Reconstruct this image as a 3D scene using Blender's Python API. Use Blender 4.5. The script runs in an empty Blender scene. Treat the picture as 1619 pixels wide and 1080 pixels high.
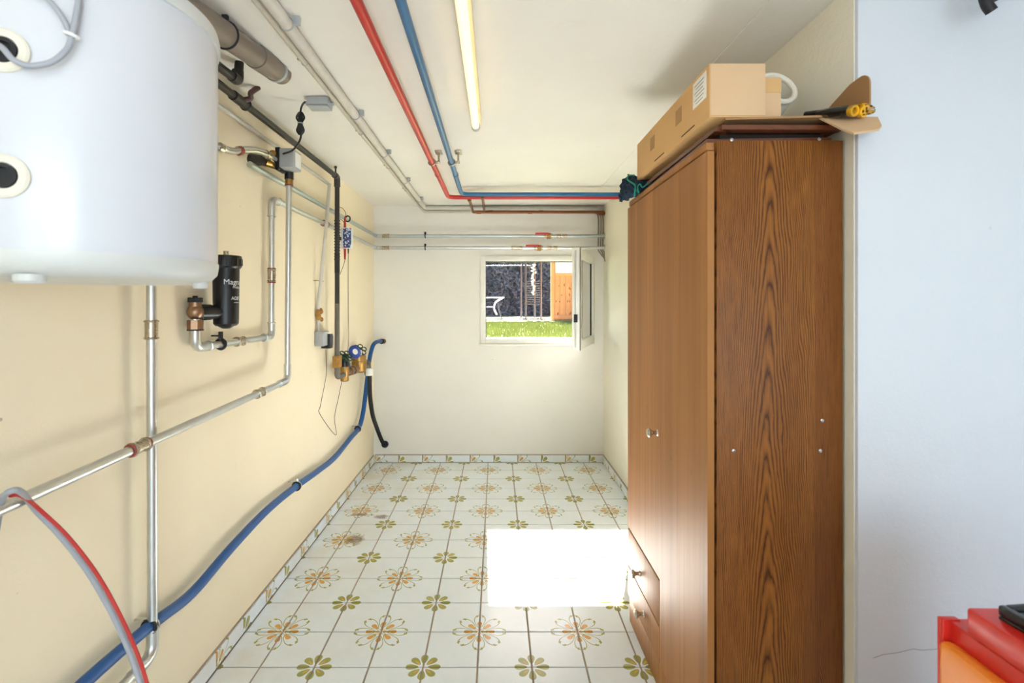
import bpy, bmesh, math, random
from mathutils import Vector, Matrix
random.seed(7)
PI = math.pi
sc = bpy.context.scene
COL = sc.collection

# ------------------------------------------------------------------ camera
H = 1.336            # eye height
FPX = 800.0          # focal length in pixels of the 1619 x 1080 frame
VX, VY = 785.0, 480.0
cam_d = bpy.data.cameras.new('camera')
cam = bpy.data.objects.new('camera', cam_d); COL.objects.link(cam)
cam.location = (0, 0, H); cam.rotation_euler = (PI/2, 0, 0)
cam_d.sensor_width = 36.0; cam_d.sensor_fit = 'HORIZONTAL'
cam_d.lens = FPX*36.0/1619.0
cam_d.shift_x = (809.5-VX)/1619.0
cam_d.shift_y = -(540.0-VY)/1619.0
cam_d.clip_start = 0.02; cam_d.clip_end = 300
cam_d.dof.use_dof = True; cam_d.dof.focus_distance = 3.0; cam_d.dof.aperture_fstop = 5.0
sc.camera = cam

# ------------------------------------------------------------------ sky, sun, large lights, exposure
SUN_DIR = Vector((0.03, -1.0, -0.822)).normalized()
w = bpy.data.worlds.new('sky'); sc.world = w; w.use_nodes = True
wn = w.node_tree.nodes; wn.clear()
sky = wn.new('ShaderNodeTexSky'); sky.sky_type = 'NISHITA'; sky.sun_disc = False
sky.sun_elevation = math.asin(-SUN_DIR.z); sky.sun_rotation = math.atan2(-SUN_DIR.x, -SUN_DIR.y)
bgn = wn.new('ShaderNodeBackground'); bgn.inputs['Strength'].default_value = 0.30
won = wn.new('ShaderNodeOutputWorld')
w.node_tree.links.new(sky.outputs[0], bgn.inputs[0]); w.node_tree.links.new(bgn.outputs[0], won.inputs[0])

sd = bpy.data.lights.new('sun', 'SUN'); sd.energy = 62.0; sd.angle = math.radians(0.6); sd.color = (1.0, 0.965, 0.91)
sun = bpy.data.objects.new('sun', sd); COL.objects.link(sun)
sun.rotation_euler = SUN_DIR.to_track_quat('-Z', 'Y').to_euler(); sun.location = (0, 30, 30)

def area(name, loc, direction, sx, sy, power, color):
    d = bpy.data.lights.new(name, 'AREA'); d.shape = 'RECTANGLE'; d.size = sx; d.size_y = sy
    d.energy = power; d.color = color
    o = bpy.data.objects.new(name, d); COL.objects.link(o); o.location = loc
    o.rotation_euler = Vector(direction).to_track_quat('-Z', 'Y').to_euler()
    return o
area('doorway_daylight', (0.9, -2.5, 1.08), (0, 1, 0.0), 2.6, 2.0, 43, (0.74, 0.87, 1.0))
area('photographers_bounce_lamp', (0.05, -0.55, 1.45), (0, 0.35, 1), 0.35, 0.35, 9, (0.93, 0.96, 1.0))

vs = sc.view_settings
vs.view_transform = 'Standard'; vs.look = 'None'; vs.gamma = 1.0; vs.use_curve_mapping = False
vs.exposure = 0.6
sc.cycles.use_denoising = True
sc.cycles.use_adaptive_sampling = True; sc.cycles.adaptive_threshold = 0.04
sc.cycles.max_bounces = 10; sc.cycles.diffuse_bounces = 6; sc.cycles.glossy_bounces = 5; sc.cycles.transparent_max_bounces = 12

# ------------------------------------------------------------------ room measures
XL, XR, YB, ZC, YP = -1.034, 0.90, 4.26, 2.158, 1.30   # left wall, right wall, back wall, ceiling, near end of right wall
def at(px, py, Y):   return Vector(((px-VX)/FPX*Y, Y, H+(VY-py)/FPX*Y))
def onL(px, py, off):                                   # point a given distance off the left wall
    x = XL+off; return at(px, py, FPX*x/(px-VX))
def onC(px, py, drop): return at(px, py, FPX*(ZC-drop-H)/(VY-py))
def onB(px, py, off):  return at(px, py, YB-off)

# ------------------------------------------------------------------ materials
def lin(c):
    return tuple((v/12.92 if v <= 0.04045 else ((v+0.055)/1.055)**2.4) for v in [k/255.0 for k in c[:3]])+(1.0,)
class NT:
    def __init__(s, name):
        s.m = bpy.data.materials.new(name); s.m.use_nodes = True
        s.t = s.m.node_tree; s.n = s.t.nodes; s.l = s.t.links
        s.b = s.n['Principled BSDF']
    def new(s, t, **kw):
        o = s.n.new(t)
        for k, v in kw.items(): setattr(o, k, v)
        return o
    def link(s, a, b): s.l.new(a, b)
    def val(s, sock, v):
        if hasattr(v, 'is_linked') or hasattr(v, 'links'): s.l.new(v, sock)
        else: sock.default_value = v
    def math(s, op, a, b=None, c=None, clamp=False):
        o = s.new('ShaderNodeMath', operation=op); o.use_clamp = clamp
        s.val(o.inputs[0], a)
        if b is not None: s.val(o.inputs[1], b)
        if c is not None: s.val(o.inputs[2], c)
        return o.outputs[0]
    def mix(s, f, a, b):
        o = s.new('ShaderNodeMix', data_type='RGBA')
        s.val(o.inputs[0], f); s.val(o.inputs[6], a); s.val(o.inputs[7], b)
        return o.outputs[2]
    def coord(s, which='Object', scale=(1, 1, 1)):
        c = s.new('ShaderNodeTexCoord'); mp = s.new('ShaderNodeMapping'); mp.inputs['Scale'].default_value = scale
        s.link(c.outputs[which], mp.inputs[0]); return mp.outputs[0]
    def noise(s, vec, scale, detail=4, rough=0.55):
        o = s.new('ShaderNodeTexNoise'); s.link(vec, o.inputs['Vector'])
        o.inputs['Scale'].default_value = scale; o.inputs['Detail'].default_value = detail; o.inputs['Roughness'].default_value = rough
        return o.outputs[0]
    def ramp(s, f, lo, hi):
        o = s.new('ShaderNodeMapRange'); s.val(o.inputs[0], f)
        o.inputs[1].default_value = lo; o.inputs[2].default_value = hi; o.inputs[3].default_value = 0; o.inputs[4].default_value = 1
        o.clamp = True; return o.outputs[0]
    def bump(s, h, strength, dist=0.01):
        o = s.new('ShaderNodeBump'); o.inputs['Strength'].default_value = strength; o.inputs['Distance'].default_value = dist
        s.val(o.inputs['Height'], h); s.link(o.outputs[0], s.b.inputs['Normal'])
    def base(s, c): s.val(s.b.inputs['Base Color'], c)
    def rough(s, v): s.val(s.b.inputs['Roughness'], v)

def plain(name, rgb, rough=0.5, metal=0.0, var=0.08, vscale=30.0, bump=0.0, spec=None):
    k = NT(name); v = k.coord('Object'); n = k.noise(v, vscale)
    c = lin(rgb); d = tuple(x*(1-var*2) for x in c[:3])+(1,); e = tuple(min(1, x*(1+var)) for x in c[:3])+(1,)
    k.base(k.mix(n, d, e)); k.rough(rough); k.b.inputs['Metallic'].default_value = metal
    if spec is not None: k.b.inputs['Specular IOR Level'].default_value = spec
    if bump: k.bump(n, bump, 0.005)
    return k.m

def plaster(name, rgb, stain=None, bump=0.25, stain_lo=0.60, stain_amt=0.5):
    k = NT(name); v = k.coord('Object')
    n1 = k.noise(v, 1.3, 5); n2 = k.noise(v, 60, 6, 0.7); n3 = k.noise(v, 5, 6, 0.65)
    c = lin(rgb); d = tuple(x*0.93 for x in c[:3])+(1,)
    col = k.mix(k.ramp(n1, .35, .7), c, d)
    if stain is not None:
        col = k.mix(k.math('MULTIPLY', k.ramp(n3, stain_lo, stain_lo+0.15), stain_amt), col, lin(stain))
    # small pits and scuffs
    vo = k.new('ShaderNodeTexVoronoi'); vo.inputs['Scale'].default_value = 9; k.link(v, vo.inputs['Vector'])
    spot = k.math('MULTIPLY', k.math('LESS_THAN', vo.outputs['Distance'], 0.035), k.ramp(n3, .5, .6))
    col = k.mix(k.math('MULTIPLY', spot, 0.55), col, lin((120, 112, 100)))
    k.base(col); k.rough(0.85); k.b.inputs['Specular IOR Level'].default_value = 0.25
    k.bump(k.math('ADD', k.math('MULTIPLY', n2, .5), n3), bump, 0.006)
    return k.m

M = {}
M['wall_cream'] = plaster('cream_plaster', (243, 230, 202), (214, 176, 122), 0.2, .66, .3)
M['wall_white'] = plaster('white_plaster', (234, 231, 223), (205, 190, 160), 0.3, .68, .3)
M['wall_pillar'] = plaster('cool_white_plaster', (207, 211, 218), (190, 185, 178), 0.5, .70, .25)
M['wall_ivory'] = plaster('ivory_plaster', (235, 230, 214), (200, 184, 150), 0.5, .68, .3)
M['ceiling'] = plaster('ceiling_plaster', (231, 228, 220), (212, 196, 165), 0.35, .66, .3)
M['concrete'] = plain('concrete', (178, 176, 170), 0.9, var=.1, vscale=8)
M['grout'] = plain('grout', (166, 150, 132), 0.95, var=.12, vscale=40)

def tile_material(name, clean):
    k = NT(name)
    uv = k.new('ShaderNodeUVMap').outputs[0]
    sp = k.new('ShaderNodeSeparateXYZ'); k.link(uv, sp.inputs[0]); u, v = sp.outputs[0], sp.outputs[1]
    def polar(uu, vv, off):
        r = k.math('SQRT', k.math('ADD', k.math('MULTIPLY', uu, uu), k.math('MULTIPLY', vv, vv)))
        th = k.math('ARCTAN2', vv, uu)
        q = PI/4
        f = k.math('PINGPONG', k.math('ADD', th, off), q/2)      # 0 on a petal axis
        return k.math('MULTIPLY', r, k.math('COSINE', f)), k.math('MULTIPLY', r, k.math('SINE', f))
    def ell(a, b, cu, ru, rv, taper=0.0):
        x = k.math('DIVIDE', k.math('SUBTRACT', a, cu), ru)
        rr = rv
        if taper: rr = k.math('MULTIPLY_ADD', x, rv*taper, rv)
        y = k.math('DIVIDE', b, rr)
        return k.math('ADD', k.math('MULTIPLY', x, x), k.math('MULTIPLY', y, y))
    def band(e, lo, hi): return k.math('MULTIPLY', k.math('GREATER_THAN', e, lo), k.math('LESS_THAN', e, hi))
    a, b = polar(u, v, 0.0)
    drop = k.math('LESS_THAN', ell(a, b, 0.232, 0.084, 0.048, .35), 1)
    stem = k.math('MULTIPLY', k.math('LESS_THAN', k.math('ABSOLUTE', k.math('SUBTRACT', b, 0.018)), 0.007), band(a, .03, .19))
    loop = band(ell(a, b, 0.335, 0.205, 0.112, .30), 0.82, 1.08)
    loop = k.math('MULTIPLY', loop, k.math('GREATER_THAN', k.math('ADD', b, k.math('LESS_THAN', a, .51)), 0.022))
    curl = k.math('LESS_THAN', ell(a, k.math('SUBTRACT', b, .062), 0.505, 0.036, 0.022), 1)
    u2, v2 = k.math('SUBTRACT', 1, u), k.math('SUBTRACT', 1, v)
    a2, b2 = polar(u2, v2, 0.0)
    leaf = k.math('LESS_THAN', ell(a2, b2, 0.20, 0.12, 0.064, .4), 1)
    core = k.math('LESS_THAN', ell(a2, b2, 0.15, 0.075, 0.016, .2), 1)
    vec = k.coord('Object')
    n1 = k.noise(vec, 3.0, 5); n2 = k.noise(vec, 26, 5, .65)
    geo = k.new('ShaderNodeNewGeometry'); gs = k.new('ShaderNodeSeparateXYZ'); k.link(geo.outputs['Position'], gs.inputs[0])
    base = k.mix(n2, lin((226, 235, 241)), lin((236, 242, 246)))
    n4 = k.noise(geo.outputs['Position'], 4.5, 6, .6)
    # walked-in dirt: along the left wall and towards the back of the room
    left = k.ramp(gs.outputs[0], -0.35, -1.05); back = k.ramp(gs.outputs[1], 2.9, 4.3)
    dirt = k.math('MULTIPLY', k.ramp(n4, .38, .72), k.math('ADD', k.math('ADD', left, k.math('MULTIPLY', back, .6)), 0.04), clamp=True)
    base = k.mix(k.math('MULTIPLY', dirt, 0.42), base, lin((206, 188, 152)))
    olive, orange, cream = lin((150, 152, 70)), lin((212, 150, 54)), lin((214, 168, 88))
    fade = k.ramp(n4, .25, .75)
    olive_c = k.mix(k.math('MULTIPLY', fade, .45), olive, lin((186, 184, 124)))
    orange_c = k.mix(k.math('MULTIPLY', fade, .45), orange, lin((222, 182, 120)))
    col = k.mix(stem, base, lin((202, 170, 92)))
    col = k.mix(loop, col, olive_c); col = k.mix(curl, col, olive_c); col = k.mix(drop, col, orange_c)
    col = k.mix(leaf, col, olive_c); col = k.mix(core, col, cream)
    # two rust stains beside the left wall
    for (sx, sy, rx, ry) in ((-0.72, 3.17, .045, .03), (-0.80, 2.86, .05, .06), (-0.86, 3.2, .07, .02)):
        dx = k.math('DIVIDE', k.math('SUBTRACT', gs.outputs[0], sx), rx); dy = k.math('DIVIDE', k.math('SUBTRACT', gs.outputs[1], sy), ry)
        d = k.math('ADD', k.math('MULTIPLY', dx, dx), k.math('MULTIPLY', dy, dy))
        d = k.math('ADD', d, k.math('MULTIPLY', k.math('SUBTRACT', n2, .5), 4))
        col = k.mix(k.math('MULTIPLY', k.ramp(d, 1.4, 0.2), .7), col, lin((112, 70, 30)))
    k.base(col); k.rough(0.22); k.b.inputs['Specular IOR Level'].default_value = 0.45
    k.bump(n2, 0.05, .002)
    return k.m
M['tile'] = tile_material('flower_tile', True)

def steel(name, rgb, rough=0.28, metal=1.0):
    k = NT(name); v = k.coord('Object'); n = k.noise(v, 18, 5); n2 = k.noise(v, 90, 3)
    c = lin(rgb); k.base(k.mix(n, tuple(x*.8 for x in c[:3])+(1,), c)); k.b.inputs['Metallic'].default_value = metal
    k.rough(k.math('MULTIPLY_ADD', n2, 0.2, rough-.1)); return k.m
M['galv'] = steel('galvanised_steel', (216, 219, 218), .34)
M['galv_dull'] = steel('dull_galvanised', (196, 205, 206), .42)
M['chrome'] = steel('polished_metal', (215, 212, 205), .2)
M['nickel'] = steel('nickel_fitting', (190, 178, 158), .28)
M['brass'] = steel('brass', (180, 142, 84), .34)
M['bronze'] = steel('bronze_valve', (160, 128, 102), .38)
M['copper'] = steel('old_copper', (140, 88, 60), .45)
M['iron'] = plain('dark_painted_iron', (58, 54, 50), .5, .3, .15)
M['iron_grey'] = plain('grey_iron', (116, 108, 98), .55, .3, .12)
M['black'] = plain('black_plastic', (20, 21, 24), .35, 0, .1)
M['rubber'] = plain('black_rubber', (26, 26, 28), .65, 0, .1)
M['grey_plastic'] = plain('grey_plastic', (168, 172, 172), .5, 0, .04)
M['grey_cable'] = plain('grey_cable', (160, 164, 172), .5, 0, .05)
M['red_cable'] = plain('red_cable', (190, 48, 44), .5, 0, .06)
M['conduit'] = plain('ivory_conduit', (202, 198, 188), .5, 0, .08)
M['conduit_thin'] = plain('grey_ivory_conduit', (196, 188, 172), .5, 0, .08)
M['waste'] = plain('grey_waste_pipe', (128, 116, 104), .45, 0, .16, 9)
M['red'] = plain('red_pipe', (190, 34, 28), .35, 0, .10, 12)
M['blue'] = plain('blue_pipe', (26, 98, 148), .35, 0, .10, 12)
M['blue_hose'] = plain('blue_hose', (20, 84, 150), .38, 0, .12, 20)
M['tank'] = plain('white_enamel', (205, 208, 214), .20, 0, .015, 4)
M['tank_cap'] = plain('ivory_plastic', (204, 206, 203), .42, 0, .03, 6)
M['white_plastic'] = plain('white_plastic', (236, 236, 232), .35, 0, .03)
M['rust'] = plain('yellow_foam', (176, 130, 62), .9, 0, .3, 60, .4)
M['red_ring'] = plain('red_ring', (150, 66, 54), .5)
M['blue_lid'] = plain('blue_lid', (30, 62, 150), .3)
M['green'] = plain('green_plastic', (16, 120, 84), .4)
M['dark_green'] = plain('green_wheel', (20, 62, 34), .4)
M['window_pvc'] = plain('window_pvc', (238, 236, 229), .35, 0, .05, 14)
M['gasket'] = plain('gasket', (50, 50, 52), .7)
M['lamp_body'] = plain('yellowed_lamp_housing', (244, 222, 176), .5, 0, .03)
M['navy'] = plain('navy_cloth', (24, 46, 68), .85, 0, .25, 18, .3)
M['teal'] = plain('teal_trim', (24, 140, 118), .7, 0, .1)
M['cart_red'] = plain('red_enamel', (214, 44, 34), .32, 0, .05, 6)
M['cart_orange'] = plain('orange_enamel', (250, 146, 48), .35, 0, .05, 6)
M['tray'] = plain('black_tray', (34, 36, 40), .3, 0, .25, 30)
M['yellow'] = plain('yellow_plastic', (242, 178, 20), .35, 0, .05)
M['canvas'] = plain('off_white_canvas', (228, 222, 206), .8, 0, .06, 40, .2)
M['print'] = plain('white_print', (235, 235, 235), .5)
M['screw'] = steel('screw', (190, 190, 185), .3)
M['dark_slot'] = plain('dark_gap', (30, 22, 16), .9)

def card(name, rgb, print_=None):
    k = NT(name); v = k.coord('Object', (1, 1, 160)); n = k.noise(v, 3, 3); n2 = k.noise(k.coord('Object'), 7, 5)
    c = lin(rgb); k.base(k.mix(k.math('ADD', k.math('MULTIPLY', n, .4), k.math('MULTIPLY', n2, .6)), tuple(x*.86 for x in c[:3])+(1,), c))
    k.rough(.8); k.b.inputs['Specular IOR Level'].default_value = .2; k.bump(n, .06, .002); return k.m
M['card'] = card('cardboard', (212, 170, 116))
M['card_light'] = card('pale_cardboard', (214, 180, 142))
M['card_brown'] = card('brown_cardboard', (168, 128, 88))
M['card_print'] = plain('carton_print', (170, 132, 84), .8)
M['paper'] = plain('white_paper', (238, 236, 230), .7)
M['ink'] = plain('ink', (120, 120, 124), .8)

def wood_cathedral():
    k = NT('oak_cathedral_laminate'); v = k.coord('Object'); sp = k.new('ShaderNodeSeparateXYZ'); k.link(v, sp.inputs[0])
    x, z = sp.outputs[0], sp.outputs[2]
    n = k.noise(k.coord('Object', (9, 1, 2.2)), 1.0, 3, .5); nf = k.noise(k.coord('Object', (60, 1, 14)), 1.0, 4, .6)
    u = k.math('ADD', k.math('SUBTRACT', x, 0.716), k.math('MULTIPLY', k.math('SUBTRACT', n, .5), .05))
    au = k.math('SQRT', k.math('ADD', k.math('MULTIPLY', u, u), .00012))
    g = k.math('ADD', k.math('MULTIPLY', z, 9.5), k.math('MULTIPLY', k.math('POWER', au, 1.6), 600))
    g = k.math('ADD', g, k.math('MULTIPLY', k.math('SUBTRACT', n, .5), 2.0))
    g = k.math('ADD', g, k.math('MULTIPLY', k.math('SUBTRACT', nf, .5), .8))
    fr = k.math('FRACT', g)
    ring = k.math('POWER', k.math('SUBTRACT', 1, k.math('ABSOLUTE', k.math('MULTIPLY_ADD', fr, 2.0, -1.0))), 2.0)
    ring = k.math('MULTIPLY', ring, k.ramp(nf, .15, .5))
    pores = k.ramp(k.noise(k.coord('Object', (420, 1, 9)), 1.0, 2, .5), .54, .66)
    c = k.mix(k.noise(k.coord('Object', (14, 1, .8)), 1.0, 3), lin((118, 70, 25)), lin((154, 98, 40)))
    c = k.mix(k.math('MULTIPLY', ring, 1.0), c, lin((64, 32, 13)))
    c = k.mix(k.math('MULTIPLY', pores, .5), c, lin((78, 40, 16)))
    strip = k.math('GREATER_THAN', x, 0.836)
    c = k.mix(k.math('MULTIPLY', strip, .28), c, lin((90, 44, 18)))
    k.base(c); k.rough(.45); k.b.inputs['Specular IOR Level'].default_value = .22; k.bump(pores, .08, .001); return k.m
M['oak_side'] = wood_cathedral()
def wood_front():
    k = NT('brown_door_laminate')
    n = k.noise(k.coord('Object', (1, 9, .45)), 1.0, 4, .55); n2 = k.noise(k.coord('Object', (1, 70, 1.2)), 1.0, 4, .6)
    c = k.mix(k.ramp(n, .3, .7), lin((144, 96, 48)), lin((174, 120, 66)))
    c = k.mix(k.math('MULTIPLY', k.ramp(n2, .5, .75), .45), c, lin((108, 64, 32)))
    v = k.coord('Object'); vo = k.new('ShaderNodeTexVoronoi'); vo.inputs['Scale'].default_value = 11; k.link(k.coord('Object', (1, 1, .6)), vo.inputs['Vector'])
    chip = k.math('MULTIPLY', k.math('LESS_THAN', vo.outputs['Distance'], .07), k.ramp(k.noise(v, 3, 3), .52, .6))
    c = k.mix(k.math('MULTIPLY', chip, .55), c, lin((92, 54, 28)))
    k.base(c); k.rough(.5); k.b.inputs['Specular IOR Level'].default_value = .22; k.bump(n2, .03, .001); return k.m
M['oak_front'] = wood_front()
M['wood_dark'] = plain('dark_wood_board', (104, 54, 26), .4, 0, .25, 12)
M['wood_edge'] = plain('wood_edge', (110, 66, 34), .5, 0, .2, 30)

k = NT('lamp_tube_glass'); k.base(lin((255, 240, 208))); k.rough(.3)
k.b.inputs['Emission Color'].default_value = lin((255, 218, 158)); k.b.inputs['Emission Strength'].default_value = 0.75
M['tube'] = k.m
def pane_mat(name, tint):
    k = NT(name); k.n.remove(k.b); out = k.n['Material Output']
    tr = k.new('ShaderNodeBsdfTransparent'); tr.inputs[0].default_value = tint
    gl = k.new('ShaderNodeBsdfGlossy'); gl.inputs['Roughness'].default_value = .01
    fr = k.new('ShaderNodeFresnel'); fr.inputs[0].default_value = 1.5
    mx = k.new('ShaderNodeMixShader'); k.link(fr.outputs[0], mx.inputs[0]); k.link(tr.outputs[0], mx.inputs[1]); k.link(gl.outputs[0], mx.inputs[2])
    k.link(mx.outputs[0], out.inputs[0]); return k.m
M['pane'] = pane_mat('window_pane', (.93, .95, .95, 1))
M['film'] = pane_mat('clear_film', (.9, .92, .92, 1))

def circuit():
    k = NT('blue_white_printed_label'); v = k.coord('Object')
    vo = k.new('ShaderNodeTexVoronoi'); vo.distance = 'CHEBYCHEV'; vo.inputs['Scale'].default_value = 130; k.link(v, vo.inputs['Vector'])
    cl = k.new('ShaderNodeSeparateColor'); k.link(vo.outputs['Color'], cl.inputs[0])
    c = k.mix(k.math('GREATER_THAN', cl.outputs[0], .62), lin((28, 74, 138)), lin((206, 216, 226)))
    c = k.mix(k.math('GREATER_THAN', cl.outputs[1], .82), c, lin((30, 34, 48)))
    c = k.mix(k.math('GREATER_THAN', cl.outputs[2], .93), c, lin((170, 40, 40)))
    k.base(c); k.rough(.35); return k.m
M['circuit'] = circuit()
# outdoors
M['soil'] = plain('soil_under_grass', (112, 116, 66), .95, 0, .2, 3)
M['grass'] = plain('spring_grass', (136, 144, 76), .8, 0, .3, 2)
M['paving'] = plain('pale_paving', (196, 192, 184), .9, 0, .08, 2)
M['kerb'] = plain('kerb_stone', (110, 108, 108), .9, 0, .1, 4)
M['bank'] = plain('undergrowth', (94, 98, 104), .95, 0, .3, 2)
M['leaf_a'] = plain('dark_leaf', (108, 114, 120), .7, 0, .4, 1.2)
M['leaf_b'] = plain('pale_twig', (196, 192, 186), .8, 0, .3, 1.2)
M['shed'] = plain('orange_shed_boards', (226, 150, 96), .7, 0, .1, 6)
M['shed_dark'] = plain('weathered_marks', (96, 62, 40), .9)
M['grey_frame'] = plain('grey_frame_paint', (48, 53, 60), .5, .2, .06)
M['garland'] = plain('cream_blossom', (232, 230, 196), .8, 0, .1)

# ------------------------------------------------------------------ mesh helpers
def vecs(p): return [Vector(q) for q in p]
def fillet(pts, r, n=6):
    pts = vecs(pts); out = [pts[0]]
    for i in range(1, len(pts)-1):
        a, b, c = pts[i-1], pts[i], pts[i+1]
        d1, d2 = (a-b), (c-b); l1, l2 = d1.length, d2.length
        if l1 < 1e-6 or l2 < 1e-6: continue
        d1 /= l1; d2 /= l2; ang = d1.angle(d2)
        if ang > PI-0.02: out.append(b); continue
        t = min(r/math.tan(ang/2), l1*.48, l2*.48)
        p1, p2 = b+d1*t, b+d2*t
        for j in range(n+1):
            s = j/n; out.append(p1*(1-s)**2+b*2*s*(1-s)+p2*s*s)
    out.append(pts[-1]); return out
def spline(pts, n=8):
    pts = vecs(pts); P = [pts[0]*2-pts[1]]+pts+[pts[-1]*2-pts[-2]]; out = []
    for i in range(1, len(P)-2):
        for j in range(n):
            t = j/n; a, b, c, d = P[i-1:i+3]
            out.append(.5*((2*b)+(c-a)*t+(2*a-5*b+4*c-d)*t*t+(3*b-a-3*c+d)*t**3))
    out.append(pts[-1]); return out
def B(): return bmesh.new()
def tube(bm, pts, r, seg=14, closed=False, radii=None):
    pts = vecs(pts); n = len(pts); rings = []; nrm = None
    for i in range(n):
        if closed: t = (pts[(i+1) % n]-pts[i-1])
        else: t = pts[min(i+1, n-1)]-pts[max(i-1, 0)]
        if t.length < 1e-9: t = Vector((0, 0, 1))
        t.normalize()
        if nrm is None:
            nrm = t.orthogonal().normalized()
        else:
            nrm = (nrm-t*nrm.dot(t))
            nrm = nrm.normalized() if nrm.length > 1e-6 else t.orthogonal().normalized()
        bi = t.cross(nrm); rr = radii[i] if radii else r
        rings.append([bm.verts.new(pts[i]+(nrm*math.cos(2*PI*j/seg)+bi*math.sin(2*PI*j/seg))*rr) for j in range(seg)])
    for i in range(n if closed else n-1):
        a, b = rings[i], rings[(i+1) % n]
        for j in range(seg): bm.faces.new((a[j], a[(j+1) % seg], b[(j+1) % seg], b[j]))
    if not closed:
        bm.faces.new(rings[0][::-1]); bm.faces.new(rings[-1])
    return bm
def lathe(bm, prof, origin, axis=(0, 0, 1), seg=32, caps=True):
    axis = Vector(axis).normalized(); o = Vector(origin); e1 = axis.orthogonal().normalized(); e2 = axis.cross(e1); rings = []
    for r, h in prof:
        rings.append([bm.verts.new(o+axis*h+(e1*math.cos(2*PI*j/seg)+e2*math.sin(2*PI*j/seg))*max(r, 1e-5)) for j in range(seg)])
    for a, b in zip(rings, rings[1:]):
        for j in range(seg): bm.faces.new((a[j], a[(j+1) % seg], b[(j+1) % seg], b[j]))
    if caps: bm.faces.new(rings[0][::-1]); bm.faces.new(rings[-1])
    return bm
def cyl(bm, a, b, r, r2=None, seg=20):
    a, b = Vector(a), Vector(b); return lathe(bm, [(r, 0), (r2 or r, (b-a).length)], a, b-a, seg)
def box(bm, lo, hi, bev=0.0, mat=None, bseg=2):
    lo, hi = Vector(lo), Vector(hi)
    r = bmesh.ops.create_cube(bm, size=1.0)
    vs_ = r['verts']; c = (lo+hi)/2; s = hi-lo
    for v in vs_: v.co = Vector((v.co.x*s.x, v.co.y*s.y, v.co.z*s.z))+c
    if bev:
        es = list({e for v in vs_ for e in v.link_edges})
        r = bmesh.ops.bevel(bm, geom=es, offset=min(bev, min(s)*.45), segments=bseg, affect='EDGES', profile=.5)
        vs_ = list({v for f in r['faces'] for v in f.verts} | {v for v in vs_ if v.is_valid})
    if mat is not None:
        for v in vs_:
            if v.is_valid: v.co = mat @ v.co
    return bm
def prism(bm, poly, thick_vec):
    a = [bm.verts.new(Vector(p)) for p in poly]; b = [bm.verts.new(Vector(p)+Vector(thick_vec)) for p in poly]
    bm.faces.new(a[::-1]); bm.faces.new(b); n = len(poly)
    for i in range(n): bm.faces.new((a[i], a[(i+1) % n], b[(i+1) % n], b[i]))
    return bm
def torus(bm, c, axis, R, r, seg=24, seg2=8):
    axis = Vector(axis).normalized(); e1 = axis.orthogonal().normalized(); e2 = axis.cross(e1); c = Vector(c)
    return tube(bm, [c+(e1*math.cos(2*PI*i/seg)+e2*math.sin(2*PI*i/seg))*R for i in range(seg)], r, seg2, closed=True)
def ball(bm, c, r, scale=(1, 1, 1), seg=16):
    m = Matrix.Translation(c) @ Matrix.Diagonal((r*scale[0], r*scale[1], r*scale[2], 1))
    bmesh.ops.create_uvsphere(bm, u_segments=seg, v_segments=max(6, seg//2), radius=1, matrix=m); return bm

BASE = {}
def finish(name, bm, mat, smooth=True, ang=35):
    bmesh.ops.recalc_face_normals(bm, faces=bm.faces)
    me = bpy.data.meshes.new(name); bm.to_mesh(me); bm.free()
    if mat is not None: me.materials.append(M[mat] if isinstance(mat, str) else mat)
    if smooth:
        for p in me.polygons: p.use_smooth = True
        me.set_sharp_from_angle(angle=math.radians(ang))
    return me
def part(name, bm, mat, parent=None, label=None, smooth=True):
    me = finish(name, bm, mat, smooth)
    o = bpy.data.objects.new(name, me); COL.objects.link(o)
    if parent is not None:
        o.parent = parent
        if parent in BASE and parent.type == 'EMPTY': o.location = -BASE[parent]
    if label: o['label'] = label
    return o
def tag(o, label, cat, group=None, kind=None):
    o['label'] = label; o['category'] = cat
    if group: o['group'] = group
    if kind: o['kind'] = kind
    return o
def thing(name, base, label, cat, group=None):
    e = bpy.data.objects.new(name, None); COL.objects.link(e); e.location = base; e.empty_display_size = .05
    BASE[e] = Vector(base); return tag(e, label, cat, group)
def solo(name, bm, mat, label, cat, group=None, kind=None):
    return tag(part(name, bm, mat), label, cat, group, kind)
def struct(name, bm, mat, label=None, parent=None):
    o = part(name, bm, mat, parent)
    if parent is None:
        o['kind'] = 'structure'
        if label: o['label'] = label
    return o

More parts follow.
